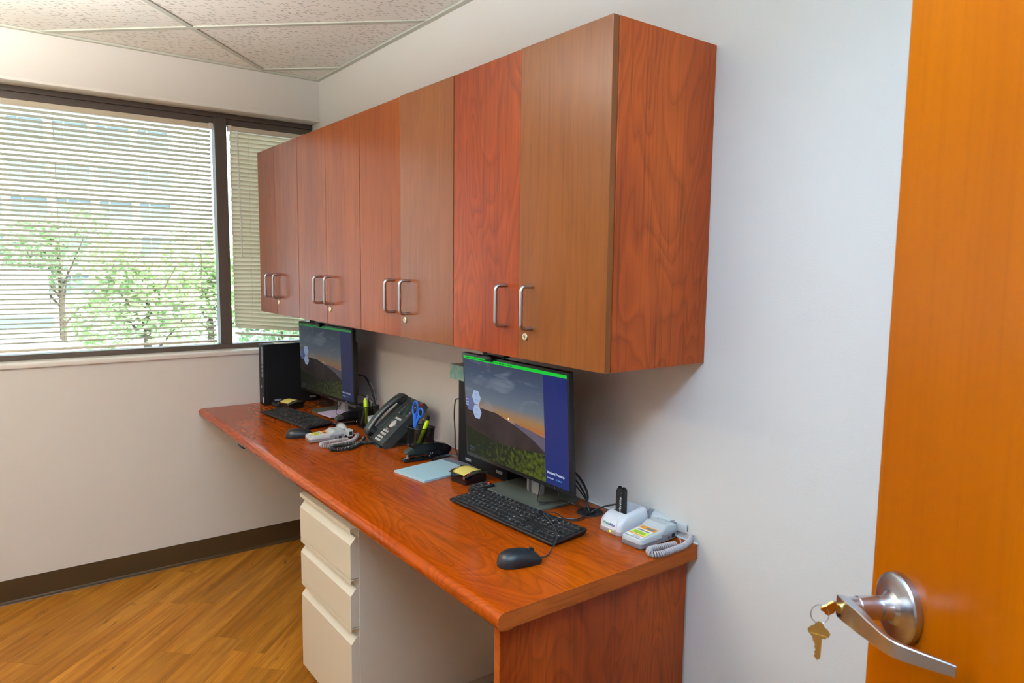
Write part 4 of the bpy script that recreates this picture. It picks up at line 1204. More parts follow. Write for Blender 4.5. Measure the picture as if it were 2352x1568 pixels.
# ------------------------------------------------------------------ handheld device with probe and coiled cord
def doppler(loc, rot, label, coil, leadA, leadB, mirror=False):
    # local: X = right of the user, Y = away; device long axis along Y, speaker at the far end
    t = thing('handheld_device', label, 'medical device', loc, rot, 'grey handheld probe devices on the desk')
    L, Wd = 0.150, 0.070
    def out(y0, y1, w, r):
        P = []
        for cx, cy, a0 in ((w / 2 - r, y1 - r, 0), (-w / 2 + r, y1 - r, 90), (-w / 2 + r, y0 + r, 180), (w / 2 - r, y0 + r, 270)):
            P += [(cx + r * math.cos(R(a0 + a)), cy + r * math.sin(R(a0 + a))) for a in range(0, 91, 18)]
        return P
    y0, y1 = -L / 2, L / 2
    def zt(y):                     # top height along the body
        f = (y - y0) / L
        if f < 0.55: return 0.026 + 0.006 * f / 0.55
        if f < 0.68: return 0.032 + 0.010 * (f - 0.55) / 0.13
        return 0.042 - 0.004 * (f - 0.68) / 0.32
    lo = out(y0, y1, Wd, 0.012); lo2 = out(y0 + .003, y1 - .003, Wd - .008, 0.012)
    MB().loft([[(x, y, 0.0) for x, y in lo2], [(x, y, 0.004) for x, y in lo], [(x, y, 0.0145) for x, y in lo]], 0, True, True).build('base_shell', M['mid_grey'], t, angle=40)
    # upper shell as strips across, following the height profile
    ys = [0, .01, .03, .07, .15, .3, .45, .55, .60, .64, .68, .72, .8, .9, .96, .985, 1.0]
    rings = []
    for f in ys:
        y = y0 + f * L
        edge = min(f, 1 - f) * L
        w = Wd / 2 - (0.012 - math.sqrt(max(0, 0.012 ** 2 - (0.012 - edge) ** 2)) if edge < 0.012 else 0)
        z = zt(y) - (0.006 if f in (0, 1.0) else (0.002 if f in (.01, .985) else 0))
        rings.append([(-w, y, 0.0145), (-w, y, z - 0.006), (-w + .0022, y, z - 0.0016), (-w + 0.007, y, z), (w - 0.007, y, z), (w - .0022, y, z - 0.0016), (w, y, z - 0.006), (w, y, 0.0145)])
    MB().loft(rings, 0, True, True).build('top_shell', M['light_grey'], t, angle=28)
    # side pod with the sockets, on the right
    b = MB(); b.bbox(Wd / 2 - 0.006, y0 + 0.55 * L, 0.004, Wd / 2 + 0.005, y1 - 0.012, 0.024, 0.002, 2); b.build('side_pod', M['mid_grey'], t)
    b = MB(); b.box(Wd / 2 + 0.0045, y1 - 0.034, 0.009, Wd / 2 + 0.0056, y1 - 0.022, 0.019); b.cyl((Wd / 2 + 0.0045, y1 - 0.046, 0.013), 0.003, 0.0012, 12, axis='X')
    b.build('socket', M['slot'], t)
    # label
    sl = math.atan2(0.006, 0.55 * L)
    F = Matrix.Translation((0, y0, 0.0262)) @ Matrix.Rotation(sl, 4, 'X')
    b = MB()
    b.box(-0.026, 0.008, 0, 0.026, 0.078, 0.0004, 0, F)
    b.box(-0.026, 0.060, 0.0004, 0.026, 0.078, 0.0006, 1, F)
    b.box(-0.026, 0.0215, 0.0004, 0.026, 0.026, 0.0006, 1, F)
    b.box(-0.024, 0.027, 0.0004, 0.024, 0.045, 0.0006, 2, F)
    vs, fs = text_geo('McKESSON', 0.0078, 'CENTER', 0.0002); b.add([(p.x, p.y + 0.0490, 0.0008) for p in vs], fs, 3, False, F)
    for q in range(5): b.box(-0.019 + .002 * (q % 2), 0.030 + q * 0.0028, 0.0006, 0.019 - .001 * q, 0.0309 + q * 0.0028, 0.0007, 3, F)
    for q in range(2): b.box(-0.006, 0.012 + q * 0.004, 0.0004, 0.020 - .004 * q, 0.0132 + q * 0.004, 0.0005, 3, F)
    b.box(-0.024, 0.0075, 0.0004, 0.026, 0.0083, 0.0005, 3, F)
    b.build('label_sticker', [M['paper'], M['orange'], M['lime'], M['ink']], t)
    MB().box(-0.005, 0.063, 0.0006, 0.021, 0.074, 0.0009, 0, F).build('display', M['lcd_grey'], t)
    MB().cyl((-0.017, 0.069, 0.0006), 0.0042, 0.0008, 20, mtx=F).build('button', M['mid_grey'], t)
    b = MB()
    for a in range(-6, 7):
        for c2 in range(-5, 6):
            xx, yy = a * 0.0040 + (0.002 if c2 % 2 else 0), c2 * 0.0036
            if xx * xx / 0.024 ** 2 + yy * yy / 0.0185 ** 2 > 1: continue
            b.bbox(xx - 0.0013, 0.048 + yy - 0.0008, zt(0.048) - 0.0012, xx + 0.0013, 0.048 + yy + 0.0008, zt(0.048) + 0.0008, 0.0004, 1)
    b.build('speaker_grille', M['light_grey'], t)
    # probe lying in its cradle across the far end
    pr = bpy.data.objects.new('probe', None); C.objects.link(pr); pr.parent = t
    pr.location = (-0.008, y1 + 0.0085, 0.029); pr.scale = (1.12, 1.15, 1.15)
    MB().lathe([(0.0, -0.052), (0.0165, -0.052), (0.0175, -0.045), (0.0175, -0.036)], 28, axis='X').build('probe_cap', M['mid_grey'], pr)
    MB().lathe([(0.0175, -0.036), (0.017, -0.024), (0.0125, -0.006), (0.0095, 0.012), (0.0095, 0.032)], 28, axis='X').build('probe_neck', M['light_grey'], pr)
    b = MB(); b.bbox(0.026, -0.0100, -0.0115, 0.062, 0.0100, 0.0115, 0.003, 3); b.box(0.0615, -0.0055, -0.006, 0.0624, 0.0055, 0.006, 1)
    b.build('probe_grip', [M['light_grey'], M['slot']], pr)
    MB().bbox(0.012, -0.014, 0.002, 0.030, 0.006, 0.0145, 0.002, 2).build('cradle_clip', M['mid_grey'], t).location = (0.0, y1 + 0.002, 0.026)
    inv = (Matrix.Translation(loc) @ Matrix.Rotation(R(rot), 4, 'Z')).inverted()
    b = MB()
    b.tube([inv @ p for p in coil_pts(coil, 0.0062, 0.0058)], 0.00215, 6)
    b.tube([inv @ p for p in spline(leadA, 8)], 0.0015, 6)
    b.tube([inv @ p for p in spline(leadB, 8)], 0.0015, 6)
    b.build('coiled_cord', M['cord_grey'], t)
    return t
hzc = ZD + 0.0085
doppler((-0.082, -2.402, ZD), -90 + 3, 'grey handheld medical device at the near end of the desk beside the white charger',
        [(-0.062, -2.474, hzc), (-0.10, -2.466, hzc), (-0.140, -2.459, hzc), (-0.158, -2.470, hzc), (-0.160, -2.484, hzc), (-0.140, -2.4935, hzc), (-0.10, -2.495, hzc), (-0.05, -2.492, hzc), (-0.016, -2.484, hzc + .006), (-0.010, -2.478, hzc + .010)],
        [(-0.028, -2.444, ZD + .014), (-0.034, -2.462, ZD + .012), (-0.050, -2.479, hzc), (-0.062, -2.480, hzc)],
        [(-0.013, -2.462, ZD + .026), (-0.012, -2.470, ZD + .024), (-0.010, -2.476, hzc + .012)])
doppler((-0.365, -0.922, ZD), -90 - 4, 'grey handheld medical device between the far mouse and the coiled phone cord',
        [(-0.300, -0.999, hzc), (-0.335, -0.997, hzc), (-0.38, -1.000, hzc), (-0.414, -1.008, hzc), (-0.426, -1.026, hzc), (-0.418, -1.046, hzc), (-0.385, -1.052, hzc), (-0.335, -1.046, hzc), (-0.285, -1.015, hzc), (-0.250, -0.970, hzc + .004), (-0.245, -0.958, hzc + .006)],
        [(-0.316, -0.965, ZD + .014), (-0.312, -0.982, ZD + .012), (-0.298, -0.995, hzc), (-0.300, -1.004, hzc)],
        [(-0.274, -0.990, ZD + .026), (-0.262, -0.985, ZD + .026), (-0.250, -0.970, hzc + .012), (-0.245, -0.958, hzc + .008)])

# ------------------------------------------------------------------ charger with black battery handle
t = thing('charger_stand', 'white charging base with a grey foot at the near end of the desk', 'charger', (-0.076, -2.3065, ZD), -90)
Wc, Dc_ = 0.080, 0.120
def sec(w, y0, y1, z, r=0.014, n=5):
    P = []
    for cx, cy, a0 in ((w / 2 - r, y1 - r, 0), (-w / 2 + r, y1 - r, 90), (-w / 2 + r, y0 + r, 180), (w / 2 - r, y0 + r, 270)):
        P += [(cx + r * math.cos(R(a0 + 90 * k / n)), cy + r * math.sin(R(a0 + 90 * k / n)), z) for k in range(n + 1)]
    return P
MB().loft([sec(Wc - .004, -.0585, .0585, 0), sec(Wc, -.060, .060, 0.002), sec(Wc, -.060, .060, 0.012)], 0, True, True).build('foot', M['cord_grey'], t, angle=40)
b = MB()
outer = [sec(Wc - .0005, -.0597, .0597, 0.012), sec(Wc - .001, -.059, .059, 0.024), sec(Wc - .003, -.055, .058, 0.038), sec(Wc - .006, -.046, .056, 0.050), sec(Wc - .011, -.036, .052, 0.058, .012), sec(Wc - .018, -.026, .046, 0.0625, .008)]
inner = [sec(0.046, -.022, .038, 0.0625, .003), sec(0.044, -.021, .037, 0.018, .003)]
slope = lambda P: [(x, y, z - max(0, (z - 0.03) / 0.0325) * (0.003 + 0.0095 * max(0, (0.035 - y) / 0.06))) for x, y, z in P]
outer = [slope(r_) for r_ in outer]; inner = [slope(inner[0]), inner[1]]
b.loft(outer + inner, 0, True, False)
b.add(inner[-1], [tuple(range(len(inner[-1])))], 0)
b.build('shell', M['white'], t, angle=45)
b = MB(); b.tube([(-0.026, -0.0600, 0.0165), (-0.027, -0.0590, 0.030), (-0.024, -0.0525, 0.043)], 0.0009, 6); b.tube([(0.026, -0.0600, 0.0165), (0.027, -0.0590, 0.030), (0.024, -0.0525, 0.043)], 0.0009, 6)
b.tube(spline([(-0.026, -0.0600, 0.0165), (-0.016, -0.0602, 0.0145), (0, -0.0602, 0.014), (0.016, -0.0602, 0.0145), (0.026, -0.06, 0.0165)], 5), 0.0009, 6)
b.build('front_ridge', M['white'], t)
F = Matrix.Translation((0, -0.0597, 0.0235)) @ Matrix.Rotation(R(82), 4, 'X')
b = MB(); vs, fs = text_geo('Welch', 0.0095, 'LEFT', 0.0002); b.add([(p.x - 0.0215, p.y, 0.0006) for p in vs], fs, 0, False, F)
vs, fs = text_geo('Allyn', 0.0095, 'LEFT', 0.0002); b.add([(p.x + 0.0025, p.y, 0.0006) for p in vs], fs, 1, False, F)
b.build('lettering', [M['green_ink'], M['blue_ink']], t)
MB().lathe([(0.0, -0.0002), (0.0028, -0.0002), (0.0028, -0.0012), (0.0, -0.0018)], 16, axis='Y', c=(0.006, -0.0600, 0.0075)).build('indicator_light', M['amber'], t)

bt = thing('battery_handle', 'black oblong battery handle standing upright in the white charging base', 'battery', (-0.086, -2.303, ZD + 0.014), -90)
b = MB()
def bs(z, k=1.0):
    w, d_, r = 0.0125 * k, 0.0105 * k, 0.0045
    return [(w - r + r * math.cos(R(a)), d_ - r + r * math.sin(R(a)), z) for a in range(0, 91, 30)] + [(-w + r + r * math.cos(R(a)), d_ - r + r * math.sin(R(a)), z) for a in range(90, 181, 30)] \
        + [(-w + r + r * math.cos(R(a)), -d_ + r + r * math.sin(R(a)), z) for a in range(180, 271, 30)] + [(w - r + r * math.cos(R(a)), -d_ + r + r * math.sin(R(a)), z) for a in range(270, 361, 30)]
b.loft([bs(0.0), bs(0.094), bs(0.098, 0.93)], 0, True, True)
b.build('body', M['black'], bt, angle=35)
b = MB(); b.bbox(0.0015, -0.0116, 0.010, 0.0118, -0.0095, 0.096, 0.001, 1); b.bbox(-0.0118, -0.0116, 0.010, -0.002, -0.0095, 0.094, 0.001, 1); b.build('grip_rib', M['matte_black'], bt)
b = MB()
for xx in (-0.0068, 0.0068): b.lathe([(0.0055, 0.094), (0.0055, 0.1015), (0.0035, 0.103), (0.003, 0.0985), (0.0, 0.0985)], 18, c=(xx, 0, 0))
b.build('cap', M['gloss_black'], bt)
MB().cyl((0.0092, -0.0121, 0.090), 0.0016, 0.001, 10, axis='Y').build('contact', M['satin'], bt)
Fm = Matrix.Translation((0.0040, -0.0119, 0.080)) @ Matrix.Rotation(R(90), 4, 'X') @ Matrix.Rotation(R(-90), 4, 'Z')
b = MB(); vs, fs = text_geo('WelchAllyn', 0.0088, 'LEFT', 0.0002); b.add(vs, fs, 0, False, Fm); b.build('lettering', M['white_ink'], bt)

# ------------------------------------------------------------------ desk phone
pt = thing('desk_phone', 'charcoal office desk phone with handset and keypad standing on a tilted foot', 'telephone', (-0.155, -1.112, ZD), -90 - 6)
Wp, Hp = 0.176, 0.236
# face frame: origin at bottom centre of the face
TL_ = R(90 - 48.8)
PF = Matrix.Translation((0, -0.088, 0.015)) @ Matrix.Rotation(TL_, 4, 'X')
def face(o): o.matrix_local = PF; return o
b = MB()
prof = [(0, 0), (0.002, 0.014), (0.010, 0.019), (Hp - 0.008, 0.019), (Hp, 0.012), (Hp, -0.012), (Hp - 0.03, -0.018), (0.03, -0.018), (0.004, -0.010)]
b.loft([[(-Wp / 2 + .004, y, z * .9 - 0.019) for y, z in prof], [(-Wp / 2, y, z - 0.019) for y, z in prof], [(Wp / 2, y, z - 0.019) for y, z in prof], [(Wp / 2 - .0, y, z - 0.019) for y, z in prof]], 0, False, True)
face(b.build('housing', M['phone'], pt, bevel=0.004, bseg=3))
# supporting foot
b = MB()
b.loft([[(-0.055, 0.030, 0.0), (0.055, 0.030, 0.0), (0.055, 0.060, 0.0), (-0.055, 0.060, 0.0)], [(-0.055, 0.045, 0.100), (0.055, 0.045, 0.100), (0.055, 0.070, 0.100), (-0.055, 0.070, 0.100)]], 0, False, True)
b.loft([[(-0.06, -0.088, 0.0), (0.06, -0.088, 0.0), (0.06, 0.050, 0.0), (-0.06, 0.050, 0.0)], [(-0.06, -0.084, 0.006), (0.06, -0.084, 0.006), (0.06, 0.045, 0.006), (-0.06, 0.045, 0.006)]], 0, False, True)
b.build('stand_foot', M['phone_dark'], pt)
# handset: on the left side, arched over cups
hx = -Wp / 2 + 0.030
prof = []
rings = []
NH = 22
for k in range(NH):
    f = k / (NH - 1)
    y = 0.004 + f * (Hp - 0.012)
    arch = 0.020 + 0.019 * math.sin(PI * f) ** 0.75
    w = 0.0235 - 0.004 * math.sin(PI * f)
    tk = 0.024 - 0.003 * math.sin(PI * f)
    if k in (0, NH - 1): w *= 0.7; tk *= 0.5; arch -= 0.004
    ring = []
    for i in range(16):
        a = 2 * PI * i / 16
        ca_, sa_ = math.cos(a), math.sin(a)
        ring.append((hx + w * math.copysign(abs(ca_) ** 0.7, ca_), y, arch + tk / 2 * math.copysign(abs(sa_) ** 0.7, sa_)))
    rings.append(ring)
b = MB(); b.loft(rings, 0, True, True)
for y in (0.030, Hp - 0.034): b.lathe([(0.0, 0.003), (0.021, 0.003), (0.0225, 0.020), (0.020, 0.030)], 24, c=(hx, y, 0))
face(b.build('handset', M['phone_dark'], pt, angle=50))
b = MB(); b.bbox(hx - 0.027, 0.004, -0.001, hx + 0.027, Hp - 0.004, 0.0035, 0.002, 2); face(b.build('cradle', M['phone'], pt))
SH = Matrix.Translation((0.012, 0, 0))
def face2(o): o.matrix_local = PF @ SH; return o
b = MB(); b.bbox(-0.022, Hp - 0.098, 0.0, 0.070, Hp - 0.022, 0.003, 0.001, 1); face2(b.build('display_bezel', M['phone_dark'], pt))
b = MB(); b.bbox(-0.008, Hp - 0.090, 0.003, 0.055, Hp - 0.030, 0.0036, 0.0003, 1); face2(b.build('display', M['lcd'], pt))
b = MB(); b.bbox(-0.012, Hp - 0.113, 0.0, 0.044, Hp - 0.104, 0.0022, 0.0008, 1); face2(b.build('label_strip', M['button_white'], pt))
for k in range(4):
    for xx, mt in ((-0.016, 'button_white'), (0.062, 'button_white')):
        b = MB(); b.bbox(xx - 0.003, Hp - 0.086 + k * 0.0155, 0.003, xx + 0.003, Hp - 0.0815 + k * 0.0155, 0.0042, 0.0004, 1)
        face2(b.build('line_button', M['red'] if (k == 3 and xx < 0) else M[mt], pt))
b = MB(); b.lathe([(0.0, 0.001), (0.0180, 0.001), (0.0180, 0.0028), (0.0165, 0.0034), (0.0065, 0.0030), (0.0060, 0.0040), (0.0, 0.0040)], 28, c=(0.014, Hp - 0.137, 0))
face2(b.build('navigation_pad', M['button_white'], pt))
for xx, yy in ((-0.011, Hp - 0.128), (0.038, Hp - 0.139)):
    b = MB(); b.bbox(xx - 0.005, yy - 0.004, 0.0, xx + 0.005, yy + 0.004, 0.0025, 0.001, 1); face2(b.build('side_button', M['mid_grey'], pt))
for k in range(3):
    b = MB(); b.bbox(-0.010 + k * 0.012, Hp - 0.168, 0.0, -0.001 + k * 0.012, Hp - 0.162, 0.0022, 0.0006, 1); face2(b.build('call_button', M['red'] if k == 2 else M['mid_grey'], pt))
kb = None
for r_ in range(4):
    for c_ in range(3):
        if kb is None:
            b = MB(); b.lathe([(0.0, 0.0005), (0.0074, 0.0005), (0.0074, 0.0024), (0.0060, 0.0032), (0.0, 0.0034)], 16)
            for i, v in enumerate(b.v): b.v[i] = (v[0], v[1] * 0.72, v[2])
            kb = b.build('keypad_button', M['button_white'], pt)
            o = kb
        else: o = copy_of(kb, pt)
        o.matrix_local = PF @ SH @ Matrix.Translation((-0.008 + c_ * 0.0180, 0.012 + (3 - r_) * 0.0150 + 0.004, 0))
b = MB()
for r_, s3 in enumerate((('1', '2', '3'), ('4', '5', '6'), ('7', '8', '9'), ('*', '0', '#'))):
    for c_ in range(3):
        vs, fs = text_geo(s3[c_], 0.0062, 'CENTER', 0.0001)
        b.add([(p.x - 0.008 + c_ * 0.0180, p.y + 0.012 + (3 - r_) * 0.0150 + 0.0018, 0.0036) for p in vs], fs)
face2(b.build('keypad_lettering', M['ink'], pt))
b = MB()
for k, yy in enumerate((0.024, 0.038)):
    b.bbox(-0.032, yy, 0, -0.023, yy + 0.006, 0.0015, 0.0005, 1); face2(b.build('function_button', M['phone_dark'], pt)); b = MB()
b.bbox(0.042, 0.016, 0.0, 0.052, 0.026, 0.0018, 0.0005, 1); face2(b.build('function_button', M['phone_dark'], pt)); b = MB()
for q in ((0.040, 0.032, 0.042, 0.070), (0.054, 0.032, 0.056, 0.070), (0.040, 0.032, 0.056, 0.034), (0.040, 0.068, 0.056, 0.070)): b.box(q[0], q[1], 0, q[2], q[3], 0.0008)
face2(b.build('button_outline', M['phone_dark'], pt))
b = MB()
for k in range(4): b.bbox(-0.040, 0.118 + k * 0.0075, 0.0, -0.027, 0.1215 + k * 0.0075, 0.0006, 0.0002, 1)
face2(b.build('speaker_slot', M['slot'], pt))
b = MB(); b.bbox(Wp / 2 - 0.006, Hp - 0.018, -0.012, Wp / 2 + 0.0006, Hp - 0.008, 0.0006, 0.001, 1); b.bbox(0.030, Hp - 0.014, -0.002, 0.040, Hp - 0.011, 0.0008, 0.0004, 1)
face(b.build('message_light', M['red'], pt))
inv = (Matrix.Translation(pt.location) @ Matrix.Rotation(pt.rotation_euler.z, 4, 'Z')).inverted()
b = MB()
b.tube([inv @ p for p in coil_pts([(-0.246, -1.028, hzc + .006), (-0.262, -1.050, hzc + .002), (-0.300, -1.090, hzc), (-0.345, -1.124, hzc), (-0.390, -1.128, hzc), (-0.414, -1.108, hzc), (-0.408, -1.082, hzc), (-0.375, -1.068, hzc), (-0.320, -1.072, hzc), (-0.275, -1.085, hzc), (-0.235, -1.10, hzc)], 0.0060, 0.0058)], 0.00215, 6)
b.tube([inv @ p for p in spline([(-0.236, -1.020, ZD + .035), (-0.242, -1.024, ZD + .022), (-0.246, -1.030, hzc + .006)], 5)], 0.0016, 6)
b.tube([inv @ p for p in spline([(-0.240, -1.098, hzc), (-0.225, -1.11, ZD + .006), (-0.20, -1.12, ZD + .008)], 5)], 0.0016, 6)
b.build('coiled_cord', M['phone_dark'], pt)

t = thing('cup', 'small white round cup mostly hidden behind the phone handset', 'cup', (-0.150, -0.925, ZD))
b = MB(); b.lathe([(0.024, 0.0), (0.026, 0.002), (0.029, 0.070), (0.0275, 0.070), (0.024, 0.004), (0.0, 0.004)], 28); b.build('bowl', M['white'], t)
MB().lathe([(0.0265, 0.0535), (0.0, 0.0535)], 20).build('contents', M['light_grey'], t)
t = thing('card_holder', 'small black upright holder at the wall behind the desk phone', 'holder', (-0.040, -0.905, ZD), -90)
b = MB(); b.bbox(-0.022, -0.014, 0, 0.022, 0.014, 0.082, 0.003, 2); b.build('body', M['black'], t)
b = MB(); b.box(-0.018, -0.009, 0.0822, 0.018, -0.005, 0.0826); b.box(-0.018, 0.004, 0.0822, 0.018, 0.008, 0.0826); b.build('slot', M['slot'], t)
o = MB().bbox(-0.03, -0.045, 0, 0.03, 0.045, 0.0015, 0.0004, 1).build('paper_slip', M['paper']); o.location = (-0.095, -1.19, ZD); o.rotation_euler = (0, 0, R(20))
tag(o, 'white paper slip under the back of the desk phone beside the near pen cup', 'paper')

# ------------------------------------------------------------------ pen cups and what stands in them
def pen_cup(loc, rot, label):
    t = thing('pen_cup', label, 'pen cup', loc, rot, 'black wire mesh pen cups')
    def rq(w, z, r=0.012, n=4): return sec(w, -w / 2, w / 2, z, r, n)
    MB().loft([rq(0.070, 0.003), rq(0.082, 0.098)], 0, True, False).build('mesh_wall', M['wire'], t, angle=50)
    b = MB(); ring = [Vector(p) for p in rq(0.0825, 0.098)]; b.tube(ring, 0.0016, 6, closed=True); b.build('rim', M['black'], t)
    MB().loft([rq(0.070, 0.0), rq(0.072, 0.006)], 0, True, True).build('bottom', M['black'], t)
    return t
CUP1 = Vector((-0.142, -1.306, ZD)); CUP2 = Vector((-0.128, -0.812, ZD))
pen_cup(tuple(CUP1), -90 + 3, 'black mesh pen cup with blue scissors behind the near stapler')
pen_cup(tuple(CUP2), -90 + 2, 'black mesh pen cup crowded with pens beside the far monitor')
def stick(name, label, cat, base, top, r, mts, group=None, kind='pen'):
    base, top = Vector(base), Vector(top); ax = (top - base); L = ax.length
    q = ax.to_track_quat('Z', 'Y')
    t = bpy.data.objects.new(name, None); C.objects.link(t); t.location = base; t.rotation_mode = 'QUATERNION'; t.rotation_quaternion = q
    t['label'] = label; t['category'] = cat; t['kind'] = 'thing'
    if group: t['group'] = group
    if kind == 'pen':
        MB().lathe([(0.001, 0.0), (r, 0.018), (r, L * 0.62), (r * 0.95, L * 0.62), (r * 0.95, L - 0.012), (r * 0.6, L - 0.010), (0.0, L - 0.010)], 12).build('barrel', mts[0], t)
        MB().lathe([(r * 0.45, L - 0.012), (r * 0.45, L), (0.0, L)], 10).build('plunger', mts[1], t)
        b = MB(); b.bbox(r * 0.9, -0.0018, L - 0.045, r + 0.0016, 0.0018, L - 0.008, 0.0005, 1); b.build('clip', mts[1], t)
    elif kind == 'marker':
        MB().lathe([(0.002, 0), (r, 0.010), (r, L * 0.6), (r * 1.06, L * 0.6), (r * 1.06, L - 0.006), (r * 0.8, L), (0.0, L)], 16).build('barrel', mts[0], t)
        b = MB(); b.bbox(r, -0.003, L - 0.042, r + 0.0025, 0.003, L - 0.010, 0.0008, 1); b.build('clip', mts[0], t)
    return t
def inc(c, x0, y0, z0, x1, y1, z1): return (c + Vector((x0, y0, z0)), c + Vector((x1, y1, z1)))
g = 'pens in the near mesh cup'
a, b2 = inc(CUP1, -0.012, 0.020, 0.0075, 0.018, -0.028, 0.132)
stick('highlighter', 'bright yellow highlighter leaning right in the near mesh cup', 'highlighter', *inc(CUP1, -0.020, 0.004, 0.008, 0.012, -0.030, 0.126), 0.0075, [M['highlighter']], kind='marker')
stick('pen', 'black and silver pen right behind the scissors in the near mesh cup', 'pen', *inc(CUP1, 0.022, 0.022, 0.008, 0.026, -0.005, 0.140), 0.0042, [M['neck'], M['black']], None)
stick('marker', 'thick black marker between scissors and highlighter in the near mesh cup', 'marker', *inc(CUP1, 0.008, 0.014, 0.008, 0.022, -0.020, 0.142), 0.0060, [M['black']], kind='marker')
stick('pen', 'dark slim pen leaning at the back of the near mesh cup', 'pen', *inc(CUP1, 0.000, 0.010, 0.008, 0.004, -0.012, 0.134), 0.0040, [M['black'], M['satin']], None)
stick('highlighter', 'yellow highlighter standing in the far mesh cup', 'highlighter', *inc(CUP2, -0.010, -0.014, 0.008, -0.006, 0.008, 0.128), 0.0072, [M['highlighter']], kind='marker')
for k, (a_, c_) in enumerate((((-0.022, 0.022), (-0.004, 0.000)), ((-0.004, 0.018), (0.000, -0.002)), ((0.008, -0.020), (0.004, 0.006)), ((0.022, 0.008), (0.008, 0.004)), ((0.018, -0.024), (0.010, -0.016)))):
    lab = ['silver clicker pen leaning right, leftmost in the far mesh cup', 'tallest chrome-tipped pen in the middle of the far mesh cup', 'dark pen crossing the highlighter in the far mesh cup',
           'black pen at the wall side of the far mesh cup', 'black pen on the right side of the far mesh cup'][k]
    stick('pen', lab, 'pen', *inc(CUP2, a_[0], a_[1], 0.008, c_[0], c_[1], 0.142 - 0.006 * k + (0.008 if k == 1 else 0)), 0.0042, [M['neck'] if k < 2 else M['black'], M['satin']], 'pens in the far mesh cup')
# scissors
sc = bpy.data.objects.new('scissors', None); C.objects.link(sc)
sc.location = CUP1 + Vector((-0.022, 0.012, 0.010)); sc.rotation_euler = (R(-3), 0, R(-90 + 2)); sc['kind'] = 'thing'
sc['label'] = 'blue-handled scissors standing point down in the near mesh cup'; sc['category'] = 'scissors'
b = MB()
b.prism([(-0.008, 0.0), (0.003, 0.0), (0.006, 0.085), (-0.006, 0.085)], -0.0012, 0.0, 0, Matrix.Rotation(R(90), 4, 'X')); b.build('blade', M['blade'], sc)
b = MB(); b.prism([(-0.004, 0.004), (0.006, 0.004), (0.008, 0.085), (-0.004, 0.085)], 0.0004, 0.0016, 0, Matrix.Rotation(R(90), 4, 'X')); b.build('blade', M['blade'], sc)
def loop(cx, cz, rx, rz, rot, th_=0.0044):
    P = []
    for i in range(36):
        a = 2 * PI * i / 36
        x_, z_ = rx * math.cos(a), rz * math.sin(a) * (1 + 0.0 * math.cos(a))
        P.append((cx + x_ * math.cos(rot) - z_ * math.sin(rot), 0, cz + x_ * math.sin(rot) + z_ * math.cos(rot)))
    return P
b = MB(); b.tube(loop(-0.006, 0.158, 0.0165, 0.027, R(-12)), 0.0042, 8, closed=True)
b.loft([[(-0.010, -0.0035, 0.078), (0.004, -0.0035, 0.078), (0.004, 0.0035, 0.078), (-0.010, 0.0035, 0.078)], [(-0.013, -0.0045, 0.108), (0.006, -0.0045, 0.108), (0.006, 0.0045, 0.108), (-0.013, 0.0045, 0.108)],
        [(-0.018, -0.0040, 0.134), (0.006, -0.004, 0.134), (0.006, 0.004, 0.134), (-0.018, 0.004, 0.134)]], 0, False, True)
b.build('handle', M['blue'], sc, bevel=0.0012)
b = MB(); b.tube(loop(0.033, 0.148, 0.0150, 0.0170, R(-35)), 0.0038, 8, closed=True)
b.loft([[(0.000, -0.003, 0.085), (0.008, -0.003, 0.085), (0.008, 0.003, 0.085), (0.000, 0.003, 0.085)], [(0.005, -0.0038, 0.112), (0.016, -0.0038, 0.108), (0.016, 0.0038, 0.108), (0.005, 0.0038, 0.112)],
        [(0.016, -0.0035, 0.136), (0.030, -0.0035, 0.128), (0.030, 0.0035, 0.128), (0.016, 0.0035, 0.136)]], 0, False, True)
b.build('handle', M['blue'], sc, bevel=0.0012)
MB().cyl((-0.002, -0.0055, 0.083), 0.004, 0.008, 14, axis='Y').build('screw', M['satin'], sc)

